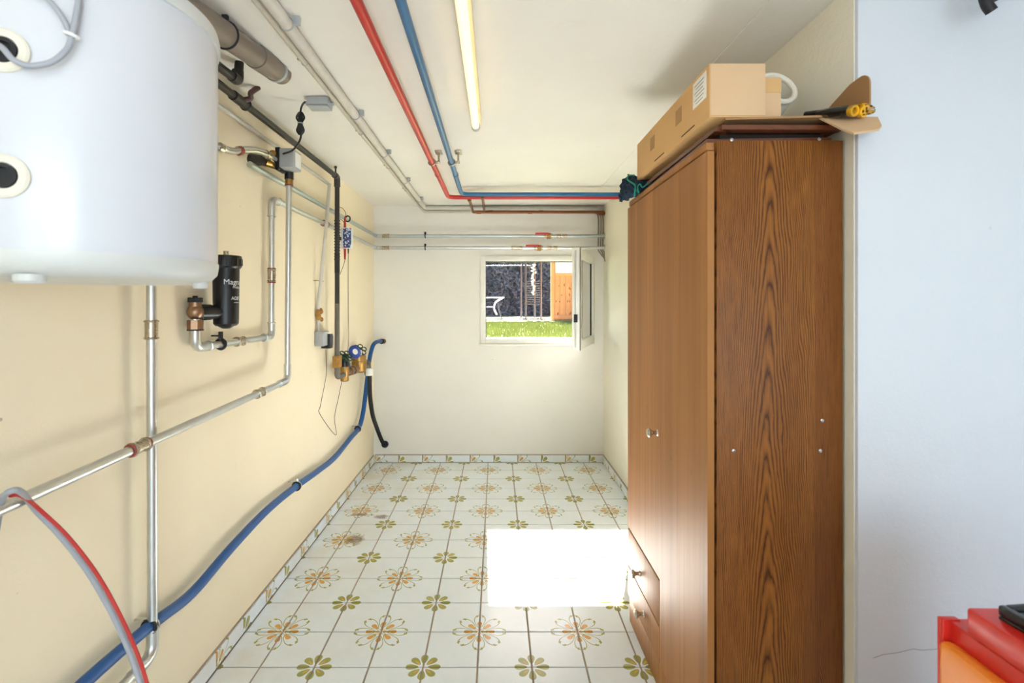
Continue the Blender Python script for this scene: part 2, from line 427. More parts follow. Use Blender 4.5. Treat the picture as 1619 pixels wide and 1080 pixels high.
# ================================================================== THE ROOM
# floor slab with the tiles laid on it
bm = B(); box(bm, (-1.3, -3.2, -.25), (3.0, YB+.06, -.004)); floor = struct('floor', bm, 'grout', 'floor of white glazed tiles with orange and olive flower motifs')
GX, GY, S = -0.07, YB-.2, 0.2        # a corner shared by four tiles that carries a large flower
tile_cache = {}
def tile_mesh(w0, w1, d0, d1, fu, fv, t=.006):
    key = (round(w0, 4), round(w1, 4), round(d0, 4), round(d1, 4), fu, fv)
    if key in tile_cache: return tile_cache[key]
    g = .0033; bm = B(); b = .0012
    x0, x1, y0, y1 = w0*S+g, w1*S-g, d0*S+g, d1*S-g
    lo = [bm.verts.new(p) for p in ((x0, y0, 0), (x1, y0, 0), (x1, y1, 0), (x0, y1, 0))]
    md = [bm.verts.new(p) for p in ((x0, y0, t-b), (x1, y0, t-b), (x1, y1, t-b), (x0, y1, t-b))]
    hi = [bm.verts.new(p) for p in ((x0+b, y0+b, t), (x1-b, y0+b, t), (x1-b, y1-b, t), (x0+b, y1-b, t))]
    bm.faces.new(hi); bm.faces.new(lo[::-1])
    for i in range(4):
        j = (i+1) % 4; bm.faces.new((lo[i], lo[j], md[j], md[i])); bm.faces.new((md[i], md[j], hi[j], hi[i]))
    uvl = bm.loops.layers.uv.new('UVMap')
    for f in bm.faces:
        for l in f.loops:
            u, v = l.vert.co.x/S, l.vert.co.y/S
            l[uvl].uv = (1-u if fu else u, 1-v if fv else v)
    bmesh.ops.recalc_face_normals(bm, faces=bm.faces)
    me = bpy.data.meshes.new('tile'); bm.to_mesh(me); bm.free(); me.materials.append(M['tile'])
    tile_cache[key] = me; return me
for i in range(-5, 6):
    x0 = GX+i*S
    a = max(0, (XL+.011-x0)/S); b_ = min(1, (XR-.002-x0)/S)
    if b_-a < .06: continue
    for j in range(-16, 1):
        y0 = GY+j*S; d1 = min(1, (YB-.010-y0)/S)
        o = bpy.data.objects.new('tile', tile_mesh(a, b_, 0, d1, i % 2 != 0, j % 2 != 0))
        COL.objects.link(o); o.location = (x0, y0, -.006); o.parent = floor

M['floor_near'] = plain('pale_floor_tiles', (226, 228, 226), .4, 0, .04, 6)
bm = B(); box(bm, (XL, -2.6, -.004), (2.9, GY-16*S, 0)); box(bm, (XR+.02, GY-16*S, -.004), (2.9, YP-.013, 0)); struct('floor_near', bm, 'floor_near', 'pale tiled floor around the viewer')
# ceiling, walls
bm = B(); box(bm, (-1.3, -3.2, ZC), (3.0, YB+.3, ZC+.25)); struct('ceiling', bm, 'ceiling', 'white plastered basement ceiling')
bm = B(); box(bm, (.738, .9, ZC-.0025), (.752, YB, ZC+.001)); trim = struct('trim_1', bm, 'ceiling', 'thin raised seam across the white ceiling')
bm = B(); box(bm, (XL-.25, -3.2, -.004), (XL, YB+.3, ZC)); struct('wall_left', bm, 'wall_cream', 'long cream plastered wall carrying the pipes')
WX0, WX1, WZ0, WZ1 = -.137, .811, H-.337, H+.401      # window opening
bm = B()
for lo, hi in (((XL, YB, -.004), (WX0, YB+.07, ZC)), ((WX1, YB, -.004), (XR+.3, YB+.07, ZC)),
               ((WX0, YB, -.004), (WX1, YB+.07, WZ0)), ((WX0, YB, WZ1), (WX1, YB+.07, ZC))): box(bm, lo, hi)
struct('wall_back', bm, 'wall_white', 'white plastered end wall around the small window')
bm = B(); prism(bm, [(XR, YB, -.004), (XR+.018, YP, -.004), (XR+.4, YP+.001, -.004), (XR+.4, YB, -.004)], (0, 0, ZC+.004))
struct('wall_right', bm, 'wall_ivory', 'ivory plastered side wall behind the wardrobe')
bm = B(); box(bm, (XR+.020, YP-.012, -.004), (3.0, YP+.15, ZC), .006); struct('wall_front_right', bm, 'wall_pillar', 'cool white rough plaster wall right of the wardrobe')
bm = B(); box(bm, (2.9, -3.2, -.004), (3.1, YP, ZC)); struct('wall_far_right', bm, 'wall_white')
bm = B()
for lo, hi in (((-1.3, -2.75, -.004), (-.45, -2.6, ZC)), ((2.25, -2.75, -.004), (3.0, -2.6, ZC)), ((-.45, -2.75, 2.1), (2.25, -2.6, ZC))): box(bm, lo, hi)
struct('wall_rear', bm, 'wall_white')

# skirting made of cut tiles
SKH = .064/S
def skirting(name, label, start, step, count, rotz, first, last=1.0, flip=0):
    bm = B(); root = None
    L = Vector(step)*S
    a = Vector(start); e = a+L*(count-1+last)
    n = Vector((-step[1], step[0], 0)) if not flip else Vector((step[1], -step[0], 0))
    prism(bm, [a, e, e-n*.006, a-n*.006], (0, 0, .066)); root = struct(name, bm, 'grout', label)
    for q in range(count):
        wlen = last if q == count-1 else 1.0
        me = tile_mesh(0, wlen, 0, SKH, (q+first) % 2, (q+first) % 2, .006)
        o = bpy.data.objects.new('tile', me); COL.objects.link(o)
        p = a+L*q
        # tile local x runs along the wall, local y up, local z out of the wall
        m = Matrix((Vector(step), Vector((0, 0, 1)), n)).transposed().to_4x4()
        o.matrix_world = Matrix.Translation(p) @ m
        o.parent = root
skirting('baseboard_back', 'low skirting of cut flower tiles under the window wall', (XL+.012, YB-.006, 0), (1, 0, 0), 10, 0, 0, .60, flip=1)
skirting('baseboard_left', 'low skirting of cut flower tiles along the cream wall', (XL+.006, YB-.012-15*.2, 0), (0, 1, 0), 15, 0, 1, 1.0, flip=1)
skirting('baseboard_right', 'low skirting of cut flower tiles beside the wardrobe', (XR-.004, YB-.012, 0), (0, -1, 0), 11, 0, 0, 1.0, flip=1)

# ------------------------------------------------------------------ window
fx0, fx1, fz0, fz1 = -.138, .812, H-.338, H+.402
win = thing('window_1', (.33, YB, H-.338), None, None); del win['category']; win['label'] = 'small white basement window with its sash swung open'; win['kind'] = 'structure'
def frame_bm(x0, x1, z0, z1, y0, y1, wd, bev=.004):
    bm = B()
    for lo, hi in (((x0, y0, z0), (x0+wd, y1, z1)), ((x1-wd, y0, z0), (x1, y1, z1)), ((x0+wd, y0, z0), (x1-wd, y1, z0+wd)), ((x0+wd, y0, z1-wd), (x1-wd, y1, z1))): box(bm, lo, hi, bev)
    return bm
part('window_frame', frame_bm(fx0, fx1, fz0, fz1, YB-.012, YB+.05, .046), 'window_pvc', win)
part('gasket', frame_bm(fx0+.044, fx1-.044, fz0+.044, fz1-.044, YB+.005, YB+.045, .007, .001), 'gasket', win, 'black rubber gasket')
bm = B(); box(bm, (fx0-.008, YB-.035, fz0-.016), (fx1+.01, YB+.06, fz0), .003); part('window_sill', bm, 'window_pvc', win)
hinge = Vector((.79, YB-.035, 0)); free = Vector((.550, 3.50, 0)); sdir = (free-hinge).normalized(); sw = (free-hinge).length
ang = math.atan2(sdir.y, sdir.x)
SM = Matrix.Translation(hinge) @ Matrix.Rotation(ang, 4, 'Z')
def sash_bm(lo_hi, bev=.004):
    bm = B()
    for lo, hi in lo_hi: box(bm, lo, hi, bev, SM)
    return bm
z0, z1 = H-.325, H+.388; wd = .062
sash = part('sash', sash_bm([((0, -.028, z0), (wd, .028, z1)), ((sw-wd, -.028, z0), (sw, .028, z1)), ((wd, -.028, z0), (sw-wd, .028, z0+wd)), ((wd, -.028, z1-wd), (sw-wd, .028, z1))]), 'window_pvc', win, 'white sash swung into the room')
part('pane', sash_bm([((wd-.004, -.006, z0+wd-.004), (sw-wd+.004, .006, z1-wd+.004))], 0), 'pane', sash)
part('glazing_gasket', sash_bm([((wd-.002, -.012, z0+wd), (wd+.005, .012, z1-wd)), ((sw-wd-.005, -.012, z0+wd), (sw-wd+.002, .012, z1-wd))], 0), 'gasket', sash)
part('lock_strip', sash_bm([((sw-.002, -.009, z0+.02), (sw+.003, .004, z1-.02))], .001), 'galv', sash)
part('lock_bolt', sash_bm([((sw, -.014, H-.13), (sw+.012, .012, H-.075))], .002), 'black', sash)
part('edge_seal', sash_bm([((sw-.004, .0262, z0), (sw+.004, .0305, z1))], 0), 'gasket', sash)
bm = B(); tube(bm, [(.812, YB-.03, z0+.02), (.812, YB-.03, z0+.09)], .008); tube(bm, [(.812, YB-.03, z1-.09), (.812, YB-.03, z1-.02)], .008); part('hinge', bm, 'window_pvc', win)

# ================================================================== OUTDOORS
ZG = .77
bm = B(); box(bm, (-14, YB+.6, ZG-.3), (18, 40, ZG)); struct('ground', bm, 'soil', 'lawn ground outside the window')
bm = B()
for _ in range(26000):
    y = 7.0+9.0*random.random()**1.2; x = random.uniform(-1.6, 3.6)
    h = random.uniform(.04, .11); a = random.random()*PI*2; wdt = .008; le = random.uniform(-.04, .04); le2 = random.uniform(-.04, .04)
    dx, dy = math.cos(a)*wdt, math.sin(a)*wdt
    bm.faces.new([bm.verts.new(p) for p in ((x-dx, y-dy, ZG), (x+dx, y+dy, ZG), (x+le, y+le2, ZG+h))])
solo('lawn_grass', bm, 'grass', 'bright green grass right outside the window', 'grass', kind='stuff')
bm = B(); box(bm, (-14, 14.9, ZG), (18, 20.5, ZG+.03)); struct('paving', bm, 'paving', 'pale paving strip behind the lawn')
bm = B(); box(bm, (-14, 14.7, ZG-.02), (18, 14.9, ZG+.05), .01); struct('kerb', bm, 'kerb', 'low stone kerb between grass and paving')
# wooded bank
bm = B(); nx, nz = 44, 12; g = []
for iz in range(nz+1):
    row = []
    for ix in range(nx+1):
        row.append(bm.verts.new((-9+24*ix/nx, 25+1.8*iz/nz*2+random.uniform(-.5, .5), ZG-.1+7*iz/nz)))
    g.append(row)
for iz in range(nz):
    for ix in range(nx): bm.faces.new((g[iz][ix], g[iz][ix+1], g[iz+1][ix+1], g[iz+1][ix]))
bank = thing('woodland_bank', (3, 25, ZG), 'dark tangled woodland bank behind the garden', 'hedge')
part('earth_bank', bm, 'bank', bank)
for nm, mt, cnt, sz in (('foliage', 'leaf_a', 16000, .085), ('twigs', 'leaf_b', 14000, .05)):
    bm = B()
    for _ in range(cnt):
        z = random.random()**.9*6.2; x = random.uniform(-4, 9); y = 24.7+z*.5+random.uniform(-.9, .25)
        c = Vector((x, y, ZG+z)); s = sz*random.uniform(.5, 1.6)
        e1 = Vector((random.gauss(0, 1), random.gauss(0, 1), random.gauss(0, 1))).normalized(); e2 = e1.orthogonal().normalized()
        if nm == 'twigs': e1 *= 2.6; e2 *= .22
        bm.faces.new([bm.verts.new(c+p) for p in (-e1*s, e2*s*.6, e1*s, -e2*s*.6)])
    o = part(nm, bm, mt, bank, smooth=False); o['kind'] = 'stuff'
# wire fence
fence = thing('wire_fence', (2, 22, ZG), 'thin wire fence in front of the woodland', 'fence')
for i in range(4):
    bm = B(); x = -1.7+i*2.2; tube(bm, [(x, 22, ZG), (x, 22, ZG+1.15)], .02, 8); part('fence_post', bm, 'grey_frame', fence)
for zz in (.35, .75, 1.12):
    bm = B(); tube(bm, [(-3, 21.97, ZG+zz), (8, 21.97, ZG+zz)], .009, 6); part('wire', bm, 'grey_frame', fence)
# garden table with bench, folded steel legs
tb = thing('garden_table', (-.25, 17, ZG+.03), 'white garden table with curved legs on the paving', 'table')
bm = B(); box(bm, (-1.5, 16.6, ZG+.75), (.26, 17.4, ZG+.775), .01); part('tabletop', bm, 'grey_plastic', tb)
bm = B(); box(bm, (-1.5, 16.3, ZG+.44), (-.1, 16.58, ZG+.48), .01); part('bench_seat', bm, 'grey_plastic', tb)
for sgn, xx in ((1, -.02), (1, -1.0)):
    bm = B(); tube(bm, spline([(xx+.2, 16.95, ZG+.74), (xx, 16.7, ZG+.62), (xx-.06, 16.6, ZG+.42), (xx+.03, 16.6, ZG+.2)]), .03, 8); part('curved_leg', bm, 'white_plastic', tb)
    bm = B(); tube(bm, spline([(xx+.06, 16.9, ZG+.72), (xx+.10, 16.9, ZG+.4), (xx+.2, 16.9, ZG+.05)]), .025, 8); part('leg', bm, 'grey_frame', tb)
bm = B(); box(bm, (-1.5, 16.85, ZG+.03), (.3, 16.95, ZG+.07), .005); part('foot_rail', bm, 'grey_frame', tb)
# play frame with ladder
pf = thing('climbing_frame', (1.1, 17, ZG+.03), 'grey metal climbing frame with ladder rungs', 'climbing frame')
def post(x, y, zt): bm = B(); tube(bm, [(x, y, ZG+.03), (x, y, ZG+zt)], .033, 8); part('post', bm, 'grey_frame', pf)
for x, y in ((.86, 17.6), (.86+.1, 16.6), (1.33, 17.6), (1.46, 16.6)): post(x, y, 2.55)
for q in range(11):
    bm = B(); zz = ZG+.55+q*.075; tube(bm, [(.96, 16.6, zz), (1.46, 16.6, zz)], .012, 6); part('rung', bm, 'grey_frame', pf)
bm = B(); tube(bm, [(-1.2, 17.1, ZG+1.85), (1.3, 17.1, ZG+1.85)], .012, 8); part('top_bar', bm, 'grey_frame', pf)
bm = B(); tube(bm, [(1.1, 16.9, ZG+1.78), (1.42, 16.7, ZG+2.1)], .025, 8); part('brace', bm, 'grey_frame', pf)
for y in (16.6, 17.6):
    bm = B(); tube(bm, [(.72, y, ZG+.06), (1.62, y, ZG+.06)], .025, 8); part('foot_bar', bm, 'grey_frame', pf)
gl = thing('flower_garland', (1.2, 16.5, ZG+.9), 'cream blossom garland hanging down the climbing frame', 'garland')
bm = B(); tube(bm, [(1.2, 16.52, ZG+.85), (1.2, 16.52, ZG+1.84), (1.2, 17.1, ZG+1.87)], .008, 6); part('string', bm, 'garland', gl)
for q in range(20):
    bm = B(); ball(bm, (1.2+random.uniform(-.07, .07), 16.5, ZG+.88+q*.05), .032, (1, 1, .8), 8); part('blossom', bm, 'garland', gl)
# orange shed
sh = thing('garden_shed', (2.4, 15.6, ZG), 'orange wooden shed door with a pale window', 'shed')
sx0 = (871-VX)/FPX*15.6
bm = B(); box(bm, (sx0, 15.62, ZG+.0), (sx0+3.2, 15.72, ZG+2.35), .01); part('shed_wall', bm, 'shed', sh)
bm = B(); box(bm, (sx0, 15.56, ZG+.03), (sx0+.11, 15.63, ZG+2.3), .005); part('door_post', bm, 'shed', sh)
bm = B(); box(bm, (sx0+.11, 15.57, ZG+.08), (sx0+1.2, 15.63, ZG+.2), .005); part('bottom_rail', bm, 'shed', sh)
for q in range(5):
    bm = B(); x = sx0+.115+q*.17; box(bm, (x, 15.585, ZG+.2), (x+.165, 15.63, ZG+1.42), .006); part('board', bm, 'shed', sh)
bm = B(); box(bm, (sx0+.11, 15.57, ZG+1.42), (sx0+1.2, 15.63, ZG+1.50), .005); part('window_rail', bm, 'shed', sh)
bm = B(); box(bm, (sx0+.14, 15.6, ZG+1.50), (sx0+1.0, 15.625, ZG+2.2), .002); part('shed_window', bm, 'paper', sh, 'pale window above the boards')
for q in range(14):
    bm = B(); x = sx0+.14+random.random()*.5; zz = ZG+random.choice((.22, .22, .24, .6, .8, 1.0, 1.1)); box(bm, (x, 15.578, zz), (x+.02, 15.587, zz+random.uniform(.02, .09)), .002); part('weather_stain', bm, 'shed_dark', sh)

# ================================================================== PIPES ALONG THE CEILING
def long_pipe(name, pts, r, mat, label, cat='pipe', bend=.06, seg=16):
    t = thing(name, vecs(pts)[0], label, cat); bm = B(); tube(bm, fillet(pts, bend), r, seg); part('pipe', bm, mat, t); return t
zr = ZC-.06
red = long_pipe('ceiling_pipe', [(-.356, .2, zr), (-.345, 3.63, zr), (XR-.004, 3.63, zr)], .0150, 'red', 'red pipe running along the ceiling and across the room')
blu = long_pipe('ceiling_pipe', [(-.240, .2, zr), (-.244, 3.53, zr), (XR-.004, 3.53, zr)], .0140, 'blue', 'blue pipe running along the ceiling beside the red one')
for t, x, mt in ((red, -.348, 'red'), (blu, -.242, 'blue')):
    bm = B(); cyl(bm, (x, 2.98, zr), (x, 3.01, zr), .0165); part('joint_ring', bm, mt, t)
    bm = B(); box(bm, (x+.018, 2.70, ZC-.012), (x+.055, 2.76, ZC-.0005), .003); cyl(bm, (x+.036, 2.73, ZC-.06), (x+.036, 2.73, ZC), .006, seg=10); torus(bm, (x, 2.73, zr), (0, 1, 0), .018, .004); box(bm, (x+.014, 2.722, zr-.006), (x+.044, 2.738, zr+.006), .002)
    part('clamp', bm, 'nickel', t, 'metal clamp')
for x0, y0, xe, ze, lab in ((-.196, 3.63, -.193, zr-.012, 'copper branch pipe leading back from the red pipe'), (-.10, 3.56, -.0995, zr-.002, 'copper branch pipe leading back from the blue pipe')):
    yw = 4.16 if x0 < -.15 else 4.19
    t = long_pipe('copper_pipe', [(x0, y0, zr-.010), (xe, yw, ze), (XR-.012, yw, ze)], .0095, 'copper', lab, bend=.018)
    bm = B(); cyl(bm, (x0, y0, zr-.012), (x0, y0+.05, zr-.012), .014); part('tee', bm, 'copper', t)
    for xx in (xe+.03, xe+.45):
        bm = B(); cyl(bm, (xx, yw, ze), (xx+.035, yw, ze), .0125); part('coupling', bm, 'copper', t)
# painted conduits
zw = ZC-.021
wide = long_pipe('cable_conduit', [(-.602, .2, zw), (-.600, YB-.026, zw), (XR-.06, YB-.026, zw-.006)], .0185, 'conduit', 'wide ivory conduit running along the ceiling', 'conduit', .05)
for y in (.75, 1.45, 2.15, 2.7, 3.3, 3.9):
    bm = B(); torus(bm, (-.601, y, zw), (0, 1, 0), .0195, .0025); box(bm, (-.583, y-.006, zw-.004), (-.562, y+.006, ZC), .002); part('clip', bm, 'grey_plastic', wide)
thin = long_pipe('cable_conduit', [(-.644, .2, ZC-.011), (-.642, YB-.05, ZC-.011), (-.60, YB-.012, ZC-.05), (XR-.07, YB-.012, ZC-.05)], .0105, 'conduit_thin', 'thin grey conduit tight beside the wide one', 'conduit', .05)
for y in (1.0, 1.7, 2.4, 3.0, 3.6):
    bm = B(); torus(bm, (-.643, y, ZC-.011), (0, 1, 0), .0115, .002); box(bm, (-.668, y-.006, ZC-.006), (-.652, y+.006, ZC), .001); part('clip', bm, 'conduit_thin', thin)
# fluorescent lamp
lamp = thing('fluorescent_lamp', (-.088, 1.6, ZC), 'single fluorescent tube lamp with a yellowed housing', 'lamp')
bm = B(); box(bm, (-.110, .92, ZC-.034), (-.066, 2.23, ZC-.0005), .004); part('housing', bm, 'lamp_body', lamp)
bm = B(); tube(bm, [(-.089, .99, ZC-.062), (-.089, 2.16, ZC-.062)], .0155, 20); part('tube', bm, 'tube', lamp, 'warm white glass tube')
for y in (.965, 2.165):
    bm = B(); cyl(bm, (-.089, y, ZC-.062), (-.089, y+.018, ZC-.062), .019); box(bm, (-.097, y, ZC-.062), (-.081, y+.018, ZC-.03), .002); part('lamp_holder', bm, 'grey_plastic', lamp)
bm = B(); box(bm, (-.082, 2.05, ZC-.046), (-.068, 2.235, ZC-.034), .002); part('end_cap', bm, 'lamp_body', lamp)
# junction box and cable
jb = thing('junction_box', (-.70, 2.03, ZC), 'small grey junction box on the ceiling', 'junction box')
bm = B(); box(bm, (-.752, 2.0, ZC-.034), (-.665, 2.06, ZC-.0005), .006); part('box', bm, 'grey_plastic', jb)
bm = B(); box(bm, (-.750, 2.002, ZC-.041), (-.667, 2.058, ZC-.034), .003); part('lid', bm, 'grey_plastic', jb)
for x in (-.757, -.660):
    bm = B(); cyl(bm, (x-.006, 2.03, ZC-.02), (x+.006, 2.03, ZC-.02), .008, seg=12); part('cable_gland', bm, 'grey_plastic', jb)
bm = B()
Yc = 2.06
P = lambda a, b, dy=0: at(a, b, Yc+dy)
tube(bm, spline([P(484, 160), P(478, 166), P(475, 178), P(475, 200), P(476, 214), P(472, 226), P(462, 238, .08), P(448, 243, .14)]), .0042, 8)
for q, dx in enumerate((-5, -2, 2, 5)):
    tube(bm, spline([P(475+dx*.3, 213, q*.004), P(475+dx*1.1, 206, q*.004), P(475+dx*.4, 195), P(475+dx*1.2, 186, q*.004), P(475+dx*.3, 178), P(474, 190, -.004), P(475-dx*.9, 206), P(475, 213)]), .0040, 8)
cbl = solo('power_cable', bm, 'black', 'black cable bundled up below the ceiling junction box', 'cable')
bm = B(); torus(bm, P(475, 195), (0, 0, 1), .010, .0022); part('cable_tie', bm, 'grey_cable', cbl)

# ================================================================== UPPER LEFT: waste pipe, iron pipes
wp = thing('waste_pipe', (-.79, 1.0, ZC-.1), 'thick dusty grey waste pipe under the ceiling', 'pipe')
a, b_ = Vector((-.79, .75, ZC-.155)), Vector((-.765, 1.80, ZC-.005)); d = (b_-a).normalized()
bm = B(); tube(bm, [a, b_], .036, 24); part('pipe', bm, 'waste', wp)
bm = B(); tube(bm, [b_-d*.19, b_-d*.06], .0395, 24); part('socket', bm, 'waste', wp)
bm = B(); tube(bm, [b_-d*.055, b_-d*.04], .041, 24); part('seal_ring', bm, 'grey_plastic', wp, 'pale sealing ring')
bm = B(); torus(bm, a+d*.70, d, .038, .003); box(bm, a+d*.70+Vector((-.008, -.006, .036)), a+d*.70+Vector((.008, .006, .085)), .001); part('hanger', bm, 'rubber', wp)
ip = thing('iron_pipe', (-.99, 3.12, .9), 'dark iron pipe along the cream wall dropping to the water meter', 'pipe')
IX, IY = -.962, 3.055
Pe = Vector((IX, IY, ZC-.057)); pts = [(-.966, .9, ZC-.060), Pe, (IX, IY, H-.40)]
bm = B(); tube(bm, fillet(pts, .05), .0142, 16); part('pipe', bm, 'iron', ip)
bm = B(); tube(bm, fillet([Pe+Vector((0, -.05, -.0012)), Pe, Pe+Vector((0, 0, -.06))], .05), .0185, 16); part('elbow', bm, 'iron', ip)
bm = B(); cyl(bm, Pe+Vector((0, -.03, .0)), Pe+Vector((0, -.03, .045)), .005, seg=8); ball(bm, Pe+Vector((0, -.03, .05)), .009); part('hanger', bm, 'iron', ip)
tee = Vector((-.964, 1.90, ZC-.0586))
bm = B(); cyl(bm, tee+Vector((0, -.05, -.001)), tee+Vector((0, .05, .001)), .019); torus(bm, tee+Vector((0, .045, 0)), (0, 1, 0), .019, .004); part('tee_fitting', bm, 'iron', ip)
bm = B(); q = onC(409, 138, .0); tube(bm, spline([tee, tee+Vector((.03, .02, .015)), q+Vector((-.02, -.02, -.03)), q]), .010, 10); part('branch', bm, plain('brown_pipe', (84, 52, 46), .5), ip, 'brown branch stub')
bm = B(); cyl(bm, (IX, IY, H+.30), (IX, IY, H+.185), .0155); part('rubber_sleeve', bm, 'rubber', ip)
for q in range(14):
    bm = B(); torus(bm, (IX, IY, H+.50-.018*q), (0, 0, 1), .0158, .0032, 16, 6); part('coil_turn', bm, 'black', ip)
bm = B(); cyl(bm, (IX, IY, H+.0), (IX, IY, H-.40), .0148); part('lower_pipe', bm, 'iron_grey', ip, 'grey lower length of the pipe')
bm = B(); box(bm, (IX-.020, IY-.03, H-.385), (IX+.020, IY+.03, H-.315), .003); part('band', bm, 'rust', ip, 'beige taped band')
ipb = thing('iron_pipe', (-.93, 1.5, ZC-.09), 'short dark iron pipe with an elbow turning up into the ceiling', 'pipe')
e = onC(376, 128, .065)
bm = B(); tube(bm, fillet([(e.x-.02, .9, ZC-.09), e, (e.x+.004, e.y+.004, ZC+.01)], .03), .0145, 14); part('pipe', bm, 'iron', ipb)
bm = B(); tube(bm, fillet([e+Vector((0, -.04, 0)), e, e+Vector((0, 0, .035))], .03), .0185, 14); part('elbow', bm, 'iron', ipb)
bm = B(); tube(bm, [(XL+.012, .9, H+.728), (XL+.012, 3.08, H+.728)], .0095, 12); wc = solo('wall_conduit', bm, 'conduit', 'thin ivory conduit running level below the dark iron pipe', 'conduit')
bm = B(); tube(bm, spline([onL(521, 291, .062), onL(518, 330, .068), onL(515, 365, .068), onL(511, 405, .055), onL(506, 455, .026), onL(503, 485, .014), (XL+.014, 2.905, H-.165)]), .0095, 12)
dt = solo('conduit_drop', bm, 'conduit', 'leaning grey plastic tube dropping to the wall socket', 'conduit')
bm = B()
for q in range(9): ball(bm, (XL+.016+random.uniform(0, .012), 2.895+random.uniform(-.012, .018), H-.07+random.uniform(-.035, .04)), random.uniform(.010, .017), (1, 1, 1.2), 8)
part('foam', bm, 'rust', dt, 'dried yellow mounting foam')
bm = B(); tube(bm, [(XL, 2.86, H+.13), (XL+.02, 2.86, H+.13), (XL+.02, 2.96, H+.13)], .003, 6); part('nail_clip', bm, 'nickel', dt)
# socket with adapter and thin wire
so = thing('wall_socket', (XL, 2.92, H-.2), 'grey surface socket on the cream wall', 'socket')
bm = B(); box(bm, (XL+.0005, 2.87, H-.243), (XL+.052, 2.945, H-.165), .005); part('box', bm, 'grey_plastic', so)
bm = B(); box(bm, (XL+.0005, 2.868, H-.170), (XL+.060, 2.947, H-.160), .003); part('lid', bm, 'grey_plastic', so)
ad = thing('power_adapter', (XL+.06, 2.95, H-.2), 'black plug-in power adapter in the grey socket', 'adapter')
bm = B(); box(bm, (XL+.012, 2.946, H-.262), (XL+.068, 2.992, H-.178), .004); part('body', bm, 'black', ad)
bm = B(); box(bm, (XL+.020, 2.992, H-.25), (XL+.060, 3.03, H-.19), .004); part('plug', bm, 'grey_plastic', ad)
wp_ = [onL(515, 553, .04), onL(516, 590, .03), onL(507, 640, .01), onL(506, 655, .01), onL(531, 688, .01), onL(529, 660, .01), onL(535, 630, .012), onL(541, 600, .03)]
bm = B(); tube(bm, spline(wp_), .0016, 6); solo('thin_wire', bm, 'rubber', 'thin black wire sagging in a loop below the power adapter', 'wire')

# ------------------------------------------------------------------ printed device on the wall
dv = thing('water_conditioner', (-.912, 3.09, H+.332), 'blue and white electronic water conditioner hung beside the iron pipe', 'device')
xa, xb, za, zb, yd = -.9455, -.880, H+.334, H+.462, 3.075
bm = B(); box(bm, (xa, yd, za), (xb, yd+.022, zb), .003); part('case', bm, 'white_plastic', dv)
bm = B(); box(bm, (xa+.012, yd-.0012, za+.005), (xb-.003, yd+.0008, zb-.004), .0005); part('printed_front', bm, 'circuit', dv, 'blue printed front')
for x_, z_a, z_b, mt in ((xa+.022, zb, zb+.065, 'red_cable'), (xa+.022, za, za-.065, 'red_cable'), (xa+.042, za, za-.03, 'black')):
    bm = B(); cyl(bm, (x_, yd+.008, z_a), (x_, yd+.008, z_b), .0085 if mt == 'red_cable' else .005, .005 if mt == 'red_cable' else .003, 10); part('probe_plug', bm, mt, dv)
for pts in ([(xa+.022, yd+.008, za-.065), (xa+.016, yd, za-.10), (IX+.016, IY, za-.16)], [(xa+.022, yd+.008, zb+.065), (xa+.03, yd, zb+.085), (xa+.012, yd, zb+.115), (IX+.014, IY, zb+.12)], [(IX+.016, IY, zb+.05), (xa+.012, yd, zb+.04), (xa+.022, yd+.008, zb+.02)]):
    bm = B(); tube(bm, spline(pts), .0016, 6); part('probe_wire', bm, 'rubber', dv)
bm = B(); tube(bm, spline([(xa+.042, yd+.008, za-.03), (xa+.043, yd, H+.15), (xa+.038, yd+.02, H-.05), (xa+.034, yd+.04, H-.22), (-.945, 3.19, H-.36)]), .0018, 6); part('supply_wire', bm, 'rubber', dv)
bm = B(); torus(bm, (xa+.038, yd+.01, zb+.055), (.3, 1, 0), .017, .0045, 20, 8); part('wound_lead', bm, 'rubber', dv)
bm = B(); box(bm, (IX, IY-.004, za+.05), (xa+.004, yd+.016, za+.07), .002); part('bracket', bm, 'black', dv)

# ------------------------------------------------------------------ galvanised heating pipes
def press_ring(p, axis, parent, r=.0165, mat='nickel', red=True):
    p = Vector(p); ax = Vector(axis).normalized()
    bm = B(); cyl(bm, p-ax*.028, p+ax*.028, r); torus(bm, p-ax*.024, ax, r, .003); torus(bm, p+ax*.024, ax, r, .003); part('press_coupling', bm, mat, parent)
    if red:
        for s in (-1, 1):
            bm = B(); torus(bm, p+ax*.031*s, ax, r-.001, .0026); part('red_ring', bm, 'red_ring', parent)
rg = .0128; xw = XL+.034
zu, zl = H+.562, H+.463
up = thing('heating_pipe', (xw, 4.2, zu), 'upper galvanised pipe running round the corner above the window', 'pipe')
yw = YB-.055
bm = B(); tube(bm, fillet([(xw, 2.05, zu+.002), (xw, yw, zu), (XR-.003, yw, zu)], .03), rg, 16); part('pipe', bm, 'galv_dull', up)
lp = thing('heating_pipe', (xw, 4.2, zl), 'lower galvanised pipe looping down to the black filter', 'pipe')
zb_ = H-.147; yv = 2.25; yf = 1.68
bm = B(); tube(bm, fillet([(xw, yf, H-.045), (xw, yf, zb_), (xw, yv, zb_), (xw, yv, zl+.004), (xw, yw, zl), (XR-.003, yw, zl)], .045), rg, 16); part('pipe', bm, 'galv', lp)
